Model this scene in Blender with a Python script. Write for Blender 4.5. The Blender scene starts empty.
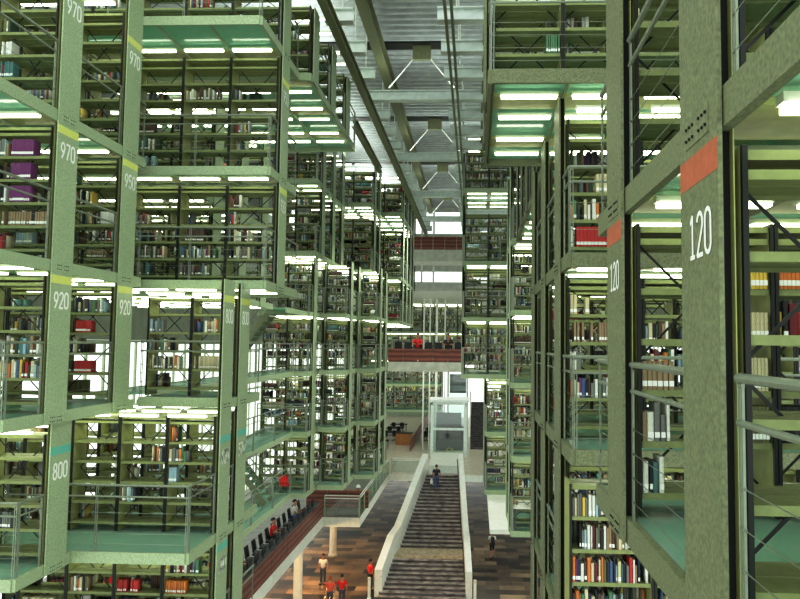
import bpy, math, random
import numpy as np
from mathutils import Vector, Matrix

rnd = random.Random(7)
EYE = 14.0                      # height of the eye above the ground floor
COL = bpy.context.scene.collection
sc = bpy.context.scene
R = math.radians

# ------------------------------------------------------------------ materials
def nodes(m):
    m.use_nodes = True
    nt = m.node_tree
    return nt, nt.nodes['Principled BSDF']

def mat(name, col, rough=0.5, metal=0.0, var=0.0, scale=8.0, bump=0.0, spec=0.4, emit=0.0, ecol=None, trans=0.0):
    m = bpy.data.materials.new(name)
    nt, b = nodes(m)
    b.inputs['Base Color'].default_value = (*col, 1)
    b.inputs['Roughness'].default_value = rough
    b.inputs['Metallic'].default_value = metal
    b.inputs['Specular IOR Level'].default_value = spec
    if emit:
        b.inputs['Emission Color'].default_value = (*(ecol or col), 1)
        b.inputs['Emission Strength'].default_value = emit
    if trans:
        b.inputs['Transmission Weight'].default_value = trans
    if var or bump:
        tc = nt.nodes.new('ShaderNodeTexCoord')
        no = nt.nodes.new('ShaderNodeTexNoise')
        no.inputs['Scale'].default_value = scale
        no.inputs['Detail'].default_value = 6
        nt.links.new(tc.outputs['Object'], no.inputs['Vector'])
        if var:
            r = nt.nodes.new('ShaderNodeValToRGB')
            r.color_ramp.elements[0].position = 0.3
            r.color_ramp.elements[1].position = 0.7
            r.color_ramp.elements[0].color = (*[c * (1 - var) for c in col], 1)
            r.color_ramp.elements[1].color = (*[min(1, c * (1 + var)) for c in col], 1)
            nt.links.new(no.outputs['Fac'], r.inputs['Fac'])
            nt.links.new(r.outputs['Color'], b.inputs['Base Color'])
        if bump:
            bp = nt.nodes.new('ShaderNodeBump')
            bp.inputs['Strength'].default_value = bump
            bp.inputs['Distance'].default_value = 0.01
            nt.links.new(no.outputs['Fac'], bp.inputs['Height'])
            nt.links.new(bp.outputs['Normal'], b.inputs['Normal'])
    return m

def srgb(r, g, b):
    f = lambda c: (c / 255 / 12.92) if c / 255 <= 0.04045 else ((c / 255 + 0.055) / 1.055) ** 2.4
    return (f(r), f(g), f(b))

M = {}
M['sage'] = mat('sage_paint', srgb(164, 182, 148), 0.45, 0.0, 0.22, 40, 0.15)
M['olive'] = mat('shaded_sage_paint', srgb(118, 126, 94), 0.5, 0.0, 0.3, 45, 0.25)  # same steel as sage; dimmer light on the right-hand stacks put into the colour
M['shelf'] = mat('shelf_paint', srgb(134, 144, 94), 0.45, 0, 0.12, 12)
M['panel'] = mat('upright_paint', srgb(160, 166, 106), 0.5, 0, 0.12, 10)
M['dark'] = mat('dark_steel', srgb(20, 26, 20), 0.4)
M['rail'] = mat('rail_steel', srgb(140, 150, 132), 0.35, 0.3, 0.08, 30)
M['wire'] = mat('wire_steel', srgb(150, 160, 140), 0.3, 0.6)
M['lamp'] = mat('lamp_tube', (1, 1, 1), 0.4, emit=6.6, ecol=(0.97, 1.0, 0.78))
M['lamphouse'] = mat('lamp_housing', srgb(214, 222, 196), 0.4)
M['white'] = mat('white_paint', srgb(228, 232, 224), 0.5, 0, 0.06, 4)
M['concrete'] = mat('pale_concrete', srgb(196, 200, 188), 0.7, 0, 0.14, 3, 0.1)
M['black'] = mat('black_plastic', srgb(22, 24, 26), 0.45)
M['gray'] = mat('gray_fabric', srgb(78, 84, 86), 0.8, 0, 0.1, 30)
M['beam'] = mat('pale_beam', srgb(226, 236, 232), 0.4, 0.0, 0.08, 5)
M['olivebeam'] = mat('olive_beam', srgb(122, 128, 92), 0.45, 0, 0.15, 12)
M['wood'] = mat('desk_wood', srgb(178, 120, 66), 0.45, 0, 0.2, 6)
M['limeband'] = mat('lime_band', srgb(214, 222, 128), 0.5)
M['redband'] = mat('rust_band', srgb(176, 104, 72), 0.6, 0, 0.1, 20)
M['tealband'] = mat('teal_band', srgb(110, 190, 176), 0.5)
M['number'] = mat('number_white', srgb(240, 244, 238), 0.5)
M['skin'] = mat('skin', srgb(176, 124, 94), 0.6, 0, 0.05, 20)
M['hairdark'] = mat('hair_dark', srgb(30, 24, 20), 0.6)
M['hairred'] = mat('hair_auburn', srgb(150, 74, 36), 0.6)
M['c_white'] = mat('cloth_white', srgb(222, 222, 218), 0.8)
M['c_red'] = mat('cloth_red', srgb(205, 32, 38), 0.8)
M['c_coral'] = mat('cloth_coral', srgb(206, 92, 70), 0.8, 0, 0.3, 30)
M['c_denim'] = mat('cloth_denim', srgb(70, 80, 96), 0.8)
M['c_dark'] = mat('cloth_dark', srgb(44, 46, 50), 0.8)
M['c_blue'] = mat('cloth_blue', srgb(66, 92, 140), 0.8)
M['page'] = mat('book_pages', srgb(226, 218, 190), 0.9)
M['black_and_shade'] = mat('black_and_gap_shade', srgb(16, 18, 14), 0.8)  # black tops and bolts; on column webs, the gap's shade painted in

def glass_deck():
    m = bpy.data.materials.new('teal_deck_glass'); m.use_nodes = True
    nt = m.node_tree; nt.nodes.clear(); N = nt.nodes.new; L = nt.links.new
    out = N('ShaderNodeOutputMaterial'); pr = N('ShaderNodeBsdfPrincipled'); tl = N('ShaderNodeBsdfTranslucent')
    mx = N('ShaderNodeMixShader')
    tc = N('ShaderNodeTexCoord'); no = N('ShaderNodeTexNoise'); no.inputs['Scale'].default_value = 3.0
    rp = N('ShaderNodeValToRGB')
    rp.color_ramp.elements[0].color = (*srgb(156, 194, 178), 1); rp.color_ramp.elements[1].color = (*srgb(180, 214, 198), 1)
    L(tc.outputs['Object'], no.inputs['Vector']); L(no.outputs['Fac'], rp.inputs['Fac'])
    L(rp.outputs['Color'], pr.inputs['Base Color'])
    pr.inputs['Roughness'].default_value = 0.1
    tl.inputs['Color'].default_value = (*srgb(136, 216, 178), 1)
    mx.inputs[0].default_value = 0.35
    L(pr.outputs[0], mx.inputs[1]); L(tl.outputs[0], mx.inputs[2]); L(mx.outputs[0], out.inputs[0])
    return m
M['deck'] = glass_deck()

def clear_glass(name, tint, alpha):
    m = bpy.data.materials.new(name); m.use_nodes = True
    nt = m.node_tree; nt.nodes.clear(); N = nt.nodes.new; L = nt.links.new
    out = N('ShaderNodeOutputMaterial'); g = N('ShaderNodeBsdfGlossy'); t = N('ShaderNodeBsdfTransparent'); d = N('ShaderNodeBsdfDiffuse')
    g.inputs['Roughness'].default_value = 0.05; t.inputs['Color'].default_value = (*tint, 1); d.inputs['Color'].default_value = (*tint, 1)
    a = N('ShaderNodeMixShader'); b = N('ShaderNodeMixShader')
    a.inputs[0].default_value = 0.1; b.inputs[0].default_value = alpha
    L(t.outputs[0], a.inputs[1]); L(g.outputs[0], a.inputs[2]); L(a.outputs[0], b.inputs[1]); L(d.outputs[0], b.inputs[2]); L(b.outputs[0], out.inputs[0])
    return m
M['glass'] = clear_glass('pale_glass', srgb(240, 248, 245), 0.03)

def frosted():
    m = bpy.data.materials.new('frosted_pane'); m.use_nodes = True
    nt = m.node_tree; nt.nodes.clear(); N = nt.nodes.new; L = nt.links.new
    out = N('ShaderNodeOutputMaterial'); t = N('ShaderNodeBsdfTranslucent'); t.inputs['Color'].default_value = (0.95, 0.95, 0.92, 1)
    tr = N('ShaderNodeBsdfTransparent'); mx = N('ShaderNodeMixShader'); mx.inputs[0].default_value = 0.85
    L(t.outputs[0], mx.inputs[1]); L(tr.outputs[0], mx.inputs[2]); L(mx.outputs[0], out.inputs[0])
    return m
M['pane'] = frosted()

def floor_mat():
    m = bpy.data.materials.new('mottled_stone_floor')
    nt, b = nodes(m); N = nt.nodes.new; L = nt.links.new
    tc = N('ShaderNodeTexCoord'); mp = N('ShaderNodeMapping')
    br = N('ShaderNodeTexBrick')
    br.inputs['Scale'].default_value = 1.0
    br.inputs['Brick Width'].default_value = 1.5; br.inputs['Row Height'].default_value = 0.75
    br.inputs['Mortar Size'].default_value = 0.01
    br.inputs['Color1'].default_value = (*srgb(42, 32, 25), 1); br.inputs['Color2'].default_value = (*srgb(196, 168, 130), 1)
    br.inputs['Mortar'].default_value = (*srgb(52, 44, 36), 1)
    br.inputs['Bias'].default_value = -0.15
    no = N('ShaderNodeTexNoise'); no.inputs['Scale'].default_value = 0.7; no.inputs['Detail'].default_value = 8
    mx = N('ShaderNodeMix'); mx.data_type = 'RGBA'; mx.blend_type = 'MULTIPLY'; mx.inputs[0].default_value = 0.75
    rp = N('ShaderNodeValToRGB'); rp.color_ramp.elements[0].color = (0.14, 0.12, 0.1, 1); rp.color_ramp.elements[1].color = (1, 1, 1, 1)
    rp.color_ramp.elements[0].position = 0.3; rp.color_ramp.elements[1].position = 0.65
    L(tc.outputs['Object'], mp.inputs['Vector']); L(mp.outputs['Vector'], br.inputs['Vector']); L(mp.outputs['Vector'], no.inputs['Vector'])
    L(no.outputs['Fac'], rp.inputs['Fac']); L(br.outputs['Color'], mx.inputs[6]); L(rp.outputs['Color'], mx.inputs[7])
    L(mx.outputs[2], b.inputs['Base Color'])
    b.inputs['Roughness'].default_value = 0.28
    return m
M['floor'] = floor_mat()

def stripes(name, c1, c2, scale, axis, rough=0.5, noise=0.0, metal=0.0, distort=0.0):
    """material with straight bands along one object axis (corrugation, planks)"""
    m = bpy.data.materials.new(name)
    nt, b = nodes(m); N = nt.nodes.new; L = nt.links.new
    tc = N('ShaderNodeTexCoord'); w = N('ShaderNodeTexWave'); w.bands_direction = axis
    w.inputs['Scale'].default_value = scale; w.inputs['Distortion'].default_value = distort
    w.inputs['Detail'].default_value = 2
    rp = N('ShaderNodeValToRGB'); rp.color_ramp.elements[0].color = (*c1, 1); rp.color_ramp.elements[1].color = (*c2, 1)
    L(tc.outputs['Object'], w.inputs['Vector']); L(w.outputs['Fac'], rp.inputs['Fac'])
    if noise:
        no = N('ShaderNodeTexNoise'); no.inputs['Scale'].default_value = 2.2; no.inputs['Detail'].default_value = 6
        mx = N('ShaderNodeMix'); mx.data_type = 'RGBA'; mx.blend_type = 'MULTIPLY'; mx.inputs[0].default_value = noise
        L(tc.outputs['Object'], no.inputs['Vector']); L(rp.outputs['Color'], mx.inputs[6]); L(no.outputs['Fac'], mx.inputs[7]); L(mx.outputs[2], b.inputs['Base Color'])
    else:
        L(rp.outputs['Color'], b.inputs['Base Color'])
    b.inputs['Roughness'].default_value = rough; b.inputs['Metallic'].default_value = metal
    return m
M['brownpanel'] = stripes('brown_wood_panel', srgb(104, 52, 42), srgb(168, 98, 78), 1.2, 'Z', 0.45, 0.55, 0, 1.5)
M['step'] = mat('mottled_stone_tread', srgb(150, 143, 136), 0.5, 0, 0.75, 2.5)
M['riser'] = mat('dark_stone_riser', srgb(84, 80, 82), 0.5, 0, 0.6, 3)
M['landing'] = mat('landing_stone', srgb(186, 174, 146), 0.5, 0, 0.35, 5)
M['palefloor'] = mat('pale_stone_floor', srgb(206, 198, 180), 0.35, 0, 0.14, 2)
M['mezzfloor'] = mat('gray_stone_floor', srgb(128, 128, 116), 0.35, 0, 0.3, 2)
M['ceil'] = mat('corrugated_ceiling', srgb(176, 184, 182), 0.45, 0.2, 0.15, 3)

# book palette
PAL = [('red', (178, 48, 46)), ('crimson', (112, 34, 44)), ('blue', (74, 104, 140)), ('navy', (40, 48, 66)), ('pale blue', (150, 178, 186)),
       ('white', (214, 218, 206)), ('ivory', (196, 190, 156)), ('tan', (150, 132, 100)), ('brown', (84, 66, 50)), ('black', (34, 36, 36)),
       ('gray', (116, 122, 114)), ('dark green', (44, 72, 54)), ('green', (84, 130, 92)), ('orange', (196, 120, 54)), ('yellow', (204, 178, 78)),
       ('purple', (118, 58, 112)), ('teal', (82, 128, 124)), ('olive', (104, 108, 70))]
PALW = [3, 3, 4, 7, 7, 16, 12, 9, 10, 9, 18, 6, 3, 3, 3, 1, 4, 9]
for nm, c in PAL:
    M['book_' + nm] = mat('book_' + nm.replace(' ', '_'), srgb(*c), 0.6, 0, 0.12, 60)

def attr_mat(name):
    m = bpy.data.materials.new(name)
    nt, b = nodes(m)
    a = nt.nodes.new('ShaderNodeVertexColor'); a.layer_name = 'Col'
    nt.links.new(a.outputs['Color'], b.inputs['Base Color'])
    b.inputs['Roughness'].default_value = 0.6
    return m
M['books'] = attr_mat('book_covers')

# ------------------------------------------------------------------ mesh helpers
class MB:
    def __init__(s): s.v = []; s.f = []; s.m = []; s.names = []
    def mi(s, m):
        if m not in s.names: s.names.append(m)
        return s.names.index(m)
    def face(s, pts, m):
        b = len(s.v); s.v += [tuple(p) for p in pts]; s.f.append(tuple(range(b, b + len(pts)))); s.m.append(s.mi(m))
    def box(s, x0, x1, y0, y1, z0, z1, m):
        b = len(s.v); k = s.mi(m)
        s.v += [(x0, y0, z0), (x1, y0, z0), (x1, y1, z0), (x0, y1, z0), (x0, y0, z1), (x1, y0, z1), (x1, y1, z1), (x0, y1, z1)]
        for q in ((0, 3, 2, 1), (4, 5, 6, 7), (0, 1, 5, 4), (1, 2, 6, 5), (2, 3, 7, 6), (3, 0, 4, 7)):
            s.f.append(tuple(b + i for i in q)); s.m.append(k)
    def hexa(s, p, m):
        b = len(s.v); k = s.mi(m); s.v += [tuple(q) for q in p]
        for q in ((0, 3, 2, 1), (4, 5, 6, 7), (0, 1, 5, 4), (1, 2, 6, 5), (2, 3, 7, 6), (3, 0, 4, 7)):
            s.f.append(tuple(b + i for i in q)); s.m.append(k)
    def tube(s, p, q, r, m, n=8, r2=None):
        p = Vector(p); q = Vector(q); d = (q - p).normalized()
        u = d.cross(Vector((0, 0, 1)) if abs(d.z) < 0.9 else Vector((1, 0, 0))).normalized(); w = d.cross(u)
        b = len(s.v); k = s.mi(m); r2 = r if r2 is None else r2
        for c, rr in ((p, r), (q, r2)):
            for i in range(n):
                a = 2 * math.pi * i / n
                s.v.append(tuple(c + u * (rr * math.cos(a)) + w * (rr * math.sin(a))))
        for i in range(n):
            j = (i + 1) % n
            s.f.append((b + i, b + j, b + n + j, b + n + i)); s.m.append(k)
        s.f.append(tuple(b + n - 1 - i for i in range(n))); s.m.append(k)
        s.f.append(tuple(b + n + i for i in range(n))); s.m.append(k)
    def bar(s, p, q, w, h, m):
        """rectangular bar from p to q, w across (horizontal), h in the other direction"""
        p = Vector(p); q = Vector(q); d = (q - p).normalized()
        up = Vector((0, 0, 1)) if abs(d.z) < 0.95 else Vector((0, 1, 0))
        u = d.cross(up).normalized() * (w / 2); t = u.cross(d).normalized() * (h / 2)
        s.hexa([p - u - t, q - u - t, q + u - t, p + u - t, p - u + t, q - u + t, q + u + t, p + u + t], m)
    def lathe(s, prof, m, n=12, cx=0, cy=0):
        b = len(s.v); k = s.mi(m)
        for r, z in prof:
            for i in range(n):
                a = 2 * math.pi * i / n
                s.v.append((cx + r * math.cos(a), cy + r * math.sin(a), z))
        for j in range(len(prof) - 1):
            for i in range(n):
                i2 = (i + 1) % n
                s.f.append((b + j * n + i, b + j * n + i2, b + (j + 1) * n + i2, b + (j + 1) * n + i)); s.m.append(k)
        s.f.append(tuple(b + n - 1 - i for i in range(n))); s.m.append(k)
        s.f.append(tuple(b + (len(prof) - 1) * n + i for i in range(n))); s.m.append(k)
    def mesh(s, name):
        me = bpy.data.meshes.new(name)
        me.from_pydata(s.v, [], s.f)
        for n in s.names: me.materials.append(M[n])
        me.polygons.foreach_set('material_index', s.m); me.update()
        return me
    def obj(s, name, parent=None, loc=(0, 0, 0), smooth=False):
        me = s.mesh(name)
        if smooth: me.polygons.foreach_set('use_smooth', [True] * len(me.polygons))
        return link(name, me, parent, loc)

def link(name, me, parent=None, loc=(0, 0, 0)):
    o = bpy.data.objects.new(name, me); COL.objects.link(o)
    o.parent = parent; o.location = loc
    return o

def W(x, y, z): return (x, y, z + EYE)

def tag(o, label, cat, group=None, kind=None):
    o['label'] = label; o['category'] = cat
    if group: o['group'] = group
    if kind: o['kind'] = kind
    return o

def thing(name, label, cat, loc, group=None, kind=None, rz=0):
    o = bpy.data.objects.new(name, None); COL.objects.link(o); o.location = loc; o.rotation_euler = (0, 0, rz)
    o.empty_display_size = 0.1
    return tag(o, label, cat, group, kind)

def struct(name, mb, label=None, parent=None, loc=(0, 0, 0), cat=None):
    o = mb.obj(name, parent, loc)
    if parent is None:
        o['kind'] = 'structure'
        if label: o['label'] = label; o['category'] = cat or name.split('_')[0]
    return o

ORD = ['zeroth', 'first', 'second', 'third', 'fourth', 'fifth', 'sixth', 'seventh', 'eighth', 'ninth', 'tenth', 'eleventh', 'twelfth', 'thirteenth',
       'fourteenth', 'fifteenth', 'sixteenth', 'seventeenth', 'eighteenth', 'nineteenth', 'twentieth', 'twenty-first', 'twenty-second', 'twenty-third',
       'twenty-fourth', 'twenty-fifth', 'twenty-sixth', 'twenty-seventh', 'twenty-eighth', 'twenty-ninth', 'thirtieth', 'thirty-first', 'thirty-second',
       'thirty-third', 'thirty-fourth', 'thirty-fifth', 'thirty-sixth']
TIER = {-3: 'lowest', -2: 'low', -1: 'lower', 0: 'eye-level', 1: 'upper', 2: 'high', 3: 'topmost'}

# ------------------------------------------------------------------ camera
def cam_basis():
    y, p, r = R(2.5), R(3.693055), R(0.6)
    f = Vector((-math.sin(y) * math.cos(p), math.cos(y) * math.cos(p), math.sin(p)))
    rt = Vector((math.cos(y), math.sin(y), 0)); up = rt.cross(f)
    return rt * math.cos(r) + up * math.sin(r), up * math.cos(r) - rt * math.sin(r), f
CR, CU, CF = cam_basis()
PPX, PPY, FPX = 444.85, 299.5, 700.0
cd = bpy.data.cameras.new('camera'); cam = bpy.data.objects.new('camera', cd); COL.objects.link(cam)
cam.matrix_world = Matrix(((CR.x, CU.x, -CF.x, 0), (CR.y, CU.y, -CF.y, 0), (CR.z, CU.z, -CF.z, EYE), (0, 0, 0, 1)))
cd.sensor_width = 36; cd.lens = 36 * FPX / 800; cd.shift_x = -(PPX - 400) / 800
cd.clip_start = 0.05; cd.clip_end = 400
sc.camera = cam
EYEV = Vector((0, 0, EYE))
def px(x, y, z):
    """pixel of a point given in world coordinates"""
    d = Vector((x, y, z)) - EYEV; k = d.dot(CF)
    if k < 0.1: return None
    return PPX + FPX * d.dot(CR) / k, PPY - FPX * d.dot(CU) / k, k

# ------------------------------------------------------------------ the stacks
# key, phrase, side, hall-edge X, row Ys, bays, bay width, decks {n:(Z,Y0,Y1)}, top Z, column (z0,z1) or None, steel, fill by tier
MODS = [
 dict(k='LA', ph='970-marked stack', s=-1, X=-6.65, rows=[10.9, 12.95], nb=3, bay=1.0, top=6.5,
      decks={0: (-1.14, 9.7, 13.5), 1: (1.26, 8.2, 13.6), 2: (3.66, 8.2, 13.6)}, col=(-1.3, 9.2),
      num={(0, 2): '970', (0, 1): '970', (0, 0): '920', (1, 2): '970', (1, 1): '950', (1, 0): '920'}, band='limeband', fill={0: .6, 1: .55, 2: .28}),
 dict(k='LL1', ph='800-marked stack', s=-1, X=-6.75, rows=[11.25], nb=3, bay=1.0, top=-1.3,
      decks={-1: (-3.54, 10.3, 11.7)}, col=(-3.7, -1.3), num={(0, -1): '800'}, band='tealband', fill={-1: .35}),
 dict(k='LL2', ph='620-marked stack', s=-1, X=-4.75, rows=[13.25, 14.2], nb=6, bay=0.91, top=1.1, nbn={0: 2},
      decks={0: (-1.1, 13.62, 15.4), -1: (-3.54, 11.75, 15.4), -2: (-5.94, 12.4, 15.4)}, col=(-7.6, 1.2),
      num={(0, 0): '800', (0, -1): '620', (0, -2): '300', (1, 0): '800', (1, -1): '570'}, band='mix', fill={0: .55, -1: .42, -2: .5}),
 dict(k='LB', ph='overhanging-middle stack', s=-1, X=-4.28, rows=[15.1], nb=6, bay=1.06, top=9.0,
      decks={1: (1.26, 14.1, 16.6), 2: (3.66, 14.2, 16.3), 3: (6.5, 13.4, 16.3)}, col=(1.1, 8.6),
      num={(0, 2): '950', (0, 1): '920'}, band='limeband', fill={1: .6, 2: .26, 3: .35}),
 dict(k='LB2', ph='recessed-middle stack', s=-1, X=-6.6, rows=[17.4, 19.4, 21.4], nb=4, bay=1.04, top=6.2,
      decks={1: (1.26, 16.7, 22.6), 2: (3.66, 16.7, 22.6)}, col=(1.1, 6.2), fill={1: .5, 2: .4}),
 dict(k='LBh', ph='hanging-roof stack', s=-1, X=-4.0, rows=[16.75, 18.9, 21.1], nb=5, bay=1.06, top=9.0,
      decks={3: (6.5, 16.35, 22.6)}, col=(6.35, 8.2), fill={3: .35}),
 dict(k='M3a', ph='stair-side stack', s=-1, X=-6.63, rows=[28.7, 30.8], nb=2, bay=1.0, top=3.5,
      decks={-2: (-5.94, 27.8, 31.6), -1: (-3.54, 27.8, 31.6), 0: (-1.14, 27.8, 31.6), 1: (1.26, 27.8, 31.6)}, col=(-6.1, 3.6), fill={-2: .6, -1: .75, 0: .8, 1: .8}),
 dict(k='M3b', ph='mid-hall stack', s=-1, X=-5.45, rows=[30.6, 32.6], nb=1, bay=0.98, top=3.5,
      decks={-2: (-5.94, 29.5, 33.4), -1: (-3.54, 29.5, 33.4), 0: (-1.14, 29.5, 33.4), 1: (1.26, 29.5, 33.4)}, col=(-6.1, 3.6), fill={-2: .6, -1: .75, 0: .8, 1: .75}),
 dict(k='M3c', ph='bridge-side stack', s=-1, X=-4.5, rows=[33.2, 35.2], nb=1, bay=0.8, top=3.5,
      decks={-2: (-5.94, 32, 36), -1: (-3.54, 32, 36), 0: (-1.14, 32, 36), 1: (1.26, 32, 36)}, col=(-6.1, 3.6), fill={-2: .5, -1: .8, 0: .8, 1: .7}),
 dict(k='Ua', ph='first-stepped stack', s=-1, X=-6.35, rows=[28.6, 30.7, 32.8], nb=2, bay=1.0, top=9.0,
      decks={2: (3.66, 27.5, 34.2), 3: (6.6, 27.5, 34.2)}, col=(3.5, 9.3), fill={2: .5, 3: .45}),
 dict(k='Ub', ph='second-stepped stack', s=-1, X=-5.15, rows=[35.2, 37.0], nb=2, bay=1.0, top=9.2,
      decks={2: (3.66, 34.25, 37.7), 3: (7.0, 34.25, 37.7)}, col=(3.5, 9.4), fill={2: .6, 3: .6}),
 dict(k='Uc', ph='third-stepped stack', s=-1, X=-4.05, rows=[38.8, 41.0, 43.2, 45.0], nb=2, bay=1.0, top=9.4,
      decks={1: (1.26, 37.8, 45.8), 2: (3.66, 37.8, 45.8), 3: (7.2, 37.8, 45.8)}, col=(1.1, 9.6), fill={1: .6, 2: .6, 3: .65}),
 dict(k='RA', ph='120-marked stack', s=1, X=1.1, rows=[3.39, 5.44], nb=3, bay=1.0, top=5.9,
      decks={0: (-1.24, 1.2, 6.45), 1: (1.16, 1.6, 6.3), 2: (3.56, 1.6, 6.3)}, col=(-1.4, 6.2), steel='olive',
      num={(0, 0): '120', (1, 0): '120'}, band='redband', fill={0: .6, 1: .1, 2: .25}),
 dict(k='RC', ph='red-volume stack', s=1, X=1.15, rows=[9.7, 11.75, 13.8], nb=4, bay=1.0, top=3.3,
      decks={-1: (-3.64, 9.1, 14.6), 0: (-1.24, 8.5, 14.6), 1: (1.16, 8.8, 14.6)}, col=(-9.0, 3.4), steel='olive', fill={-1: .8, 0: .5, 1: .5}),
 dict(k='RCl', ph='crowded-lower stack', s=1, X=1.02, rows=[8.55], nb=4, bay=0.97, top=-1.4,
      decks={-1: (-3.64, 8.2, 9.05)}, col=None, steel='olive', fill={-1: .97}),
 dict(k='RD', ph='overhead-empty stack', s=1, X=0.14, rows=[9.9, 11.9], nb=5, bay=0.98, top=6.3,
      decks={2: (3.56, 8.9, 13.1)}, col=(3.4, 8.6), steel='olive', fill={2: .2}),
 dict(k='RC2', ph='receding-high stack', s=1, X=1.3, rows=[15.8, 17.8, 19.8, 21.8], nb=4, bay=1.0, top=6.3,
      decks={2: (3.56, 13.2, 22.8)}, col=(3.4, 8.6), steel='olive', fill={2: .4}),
 dict(k='RE2', ph='corner-reading stack', s=1, X=1.2, rows=[24.1, 26.1], nb=3, bay=1.03, top=5.9,
      decks={-2: (-6.04, 23.3, 27.1), -1: (-3.64, 23.3, 27.1), 0: (-1.24, 23.3, 27.1), 1: (1.16, 23.3, 27.1), 2: (3.56, 23.3, 27.1)}, col=(-6.2, 6.2), steel='sage',
      fill={-2: .4, -1: .7, 0: .75, 1: .65, 2: .4}),
 dict(k='RE', ph='protruding-far stack', s=1, X=-0.56, rows=[30.5, 32.5], nb=3, bay=1.04, top=9.1,
      decks={0: (-1.24, 29.7, 33.4), 1: (1.16, 29.7, 33.4), 2: (3.56, 29.7, 33.4), 3: (6.7, 29.7, 33.4)}, col=(-1.4, 8.4), steel='sage',
      fill={0: .7, 1: .75, 2: .6, 3: .85}),
 dict(k='REl', ph='beneath-bridge-level stack', s=1, X=0.44, rows=[30.5, 32.5], nb=2, bay=1.04, top=-1.44,
      decks={-2: (-6.04, 29.7, 33.4), -1: (-3.64, 29.7, 33.4)}, col=(-6.2, -1.45), steel='sage', fill={-2: .6, -1: .75}),
 dict(k='FM', ph='hall-end stack', s=-1, X=0.6, rows=[66.0, 68.4], nb=9, bay=1.1, top=3.9,
      decks={0: (-1.24, 64.6, 69.5), 1: (1.16, 64.6, 69.5)}, col=(-1.4, 4.1), fill={0: .8, 1: .8}),
 dict(k='FMl', ph='lower-hall-end stack', s=-1, X=-3.1, rows=[66.0, 68.4], nb=6, bay=1.1, top=-1.44,
      decks={-2: (-6.04, 64.6, 69.5), -1: (-3.64, 64.6, 69.5)}, col=(-9.3, -1.45), fill={-2: .8, -1: .8}),
]

CASES, LAMPS, BOOKS = [], [], []
NSH = 7
SHZ = [0.15 + 0.372 * k for k in range(NSH)]
D2 = 0.25                                       # half depth of a double-sided bookcase

def pal_pick(r): return r.choices(range(len(PAL)), PALW)[0]

def fill_books(case, r, fill, side, detail):
    """books standing on one side of a bookcase; side -1 faces the camera"""
    x0, x1, yc, z0, H = case['x0'] + 0.04, case['x1'] - 0.04, case['y'], case['z'], case['H']
    s = case['s']
    far = case['y'] > 27
    for k in range(NSH):
        zs = z0 + SHZ[k] + 0.014
        if zs + 0.3 > z0 + H - 0.03: continue
        f = fill
        last = 5 if H < 2.3 else 6
        if k >= last and fill < 0.9: f *= 0.25
        elif k == last - 1 and fill < 0.7: f *= 0.7
        elif k == 0 and fill < 0.9: f *= 0.55
        if r.random() > min(1, f * 1.5): continue
        span = (x1 - x0) * min(1.0, max(0.18, r.gauss(f, 0.25)))
        start_end = r.random() < (0.75 if s > 0 else 0.12)
        base = r.random()
        series = r.random() < 0.3 and case['m']['k'] != 'RCl'
        sc0, st0, sh0 = pal_pick(r), r.uniform(0.025, 0.05), r.uniform(0.2, 0.27)
        pos = 0.0; idx = 0
        hallside = x0 if s > 0 else x1
        sgn = 1 if s > 0 else -1
        off = 0 if start_end else (x1 - x0) - span
        while True:
            if series and r.random() < 0.93: t, h, c = st0, sh0, sc0
            else:
                t = r.uniform(0.018, 0.055) * (1.25 if far else 0.72 if case['m']['k'] == 'RCl' else 1.0); h = r.uniform(0.19, 0.285); c = pal_pick(r)
            d = r.uniform(0.14, 0.2)
            if pos + t > span: break
            a = hallside + sgn * (off + pos); b = a + sgn * t
            idx += 1
            yf = yc + side * (D2 - 0.02 - r.uniform(0, 0.02))
            BOOKS.append((min(a, b) + 0.0006, max(a, b) - 0.0006, yf, yf - side * d, zs, zs + h, c, case['id'] if side < 0 else -1, k, idx, r.uniform(0.75, 1.2), 1 if (series or r.random() < .45) else 0))
            pos += t + (r.uniform(0.0, 0.012) if r.random() > 0.04 else r.uniform(0.03, 0.12))

for m in MODS:
    r = random.Random(m['k'])
    ns = sorted(m['decks'])
    for n in ns:
        Z, Y0, Y1 = m['decks'][n]
        nz = m['decks'][n + 1][0] if n + 1 in m['decks'] else m['top']
        H = (min(2.13, nz - Z - 0.22) if nz - Z < 2.7 or m['s'] > 0 else min(2.62, nz - Z - 0.24)) if n < 3 else m.get('H3', 1.75)
        m.setdefault('H', {})[n] = H; m.setdefault('nz', {})[n] = nz
        for ri, yc in enumerate(m['rows']):
            if not (Y0 < yc < Y1): continue
            for b in range(m.get('nbn', {}).get(n, m['nb'])):
                a = m['X'] + m['s'] * (0.085 + b * m['bay']); e = a + m['s'] * m['bay']
                c = dict(id=len(CASES), m=m, n=n, r=ri, b=b, x0=min(a, e), x1=max(a, e), y=yc, z=Z + 0.02 + EYE, H=H, s=m['s'])
                CASES.append(c)
                f = m['fill'][n]
                if m['k'] == 'LL1' or m['k'] == 'LL2': f *= 1.0
                if m['k'] == 'RA': f *= (0.0, 0.75)[ri]
                fill_books(c, r, f, -1, True)
                if yc < 60 and r.random() < 0.8 and m['k'] != 'RA': fill_books(c, r, f * 0.55, 1, False)
                if m['k'] == 'RCl': continue
                for side in (-1, 1):
                    LAMPS.append((c['x0'] + 0.09, c['x1'] - 0.09, yc + side * 0.44, nz + EYE - (0.25 if (m['k'], n) == ('LL2', -1) else 0.13), c['id'], side))

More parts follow.
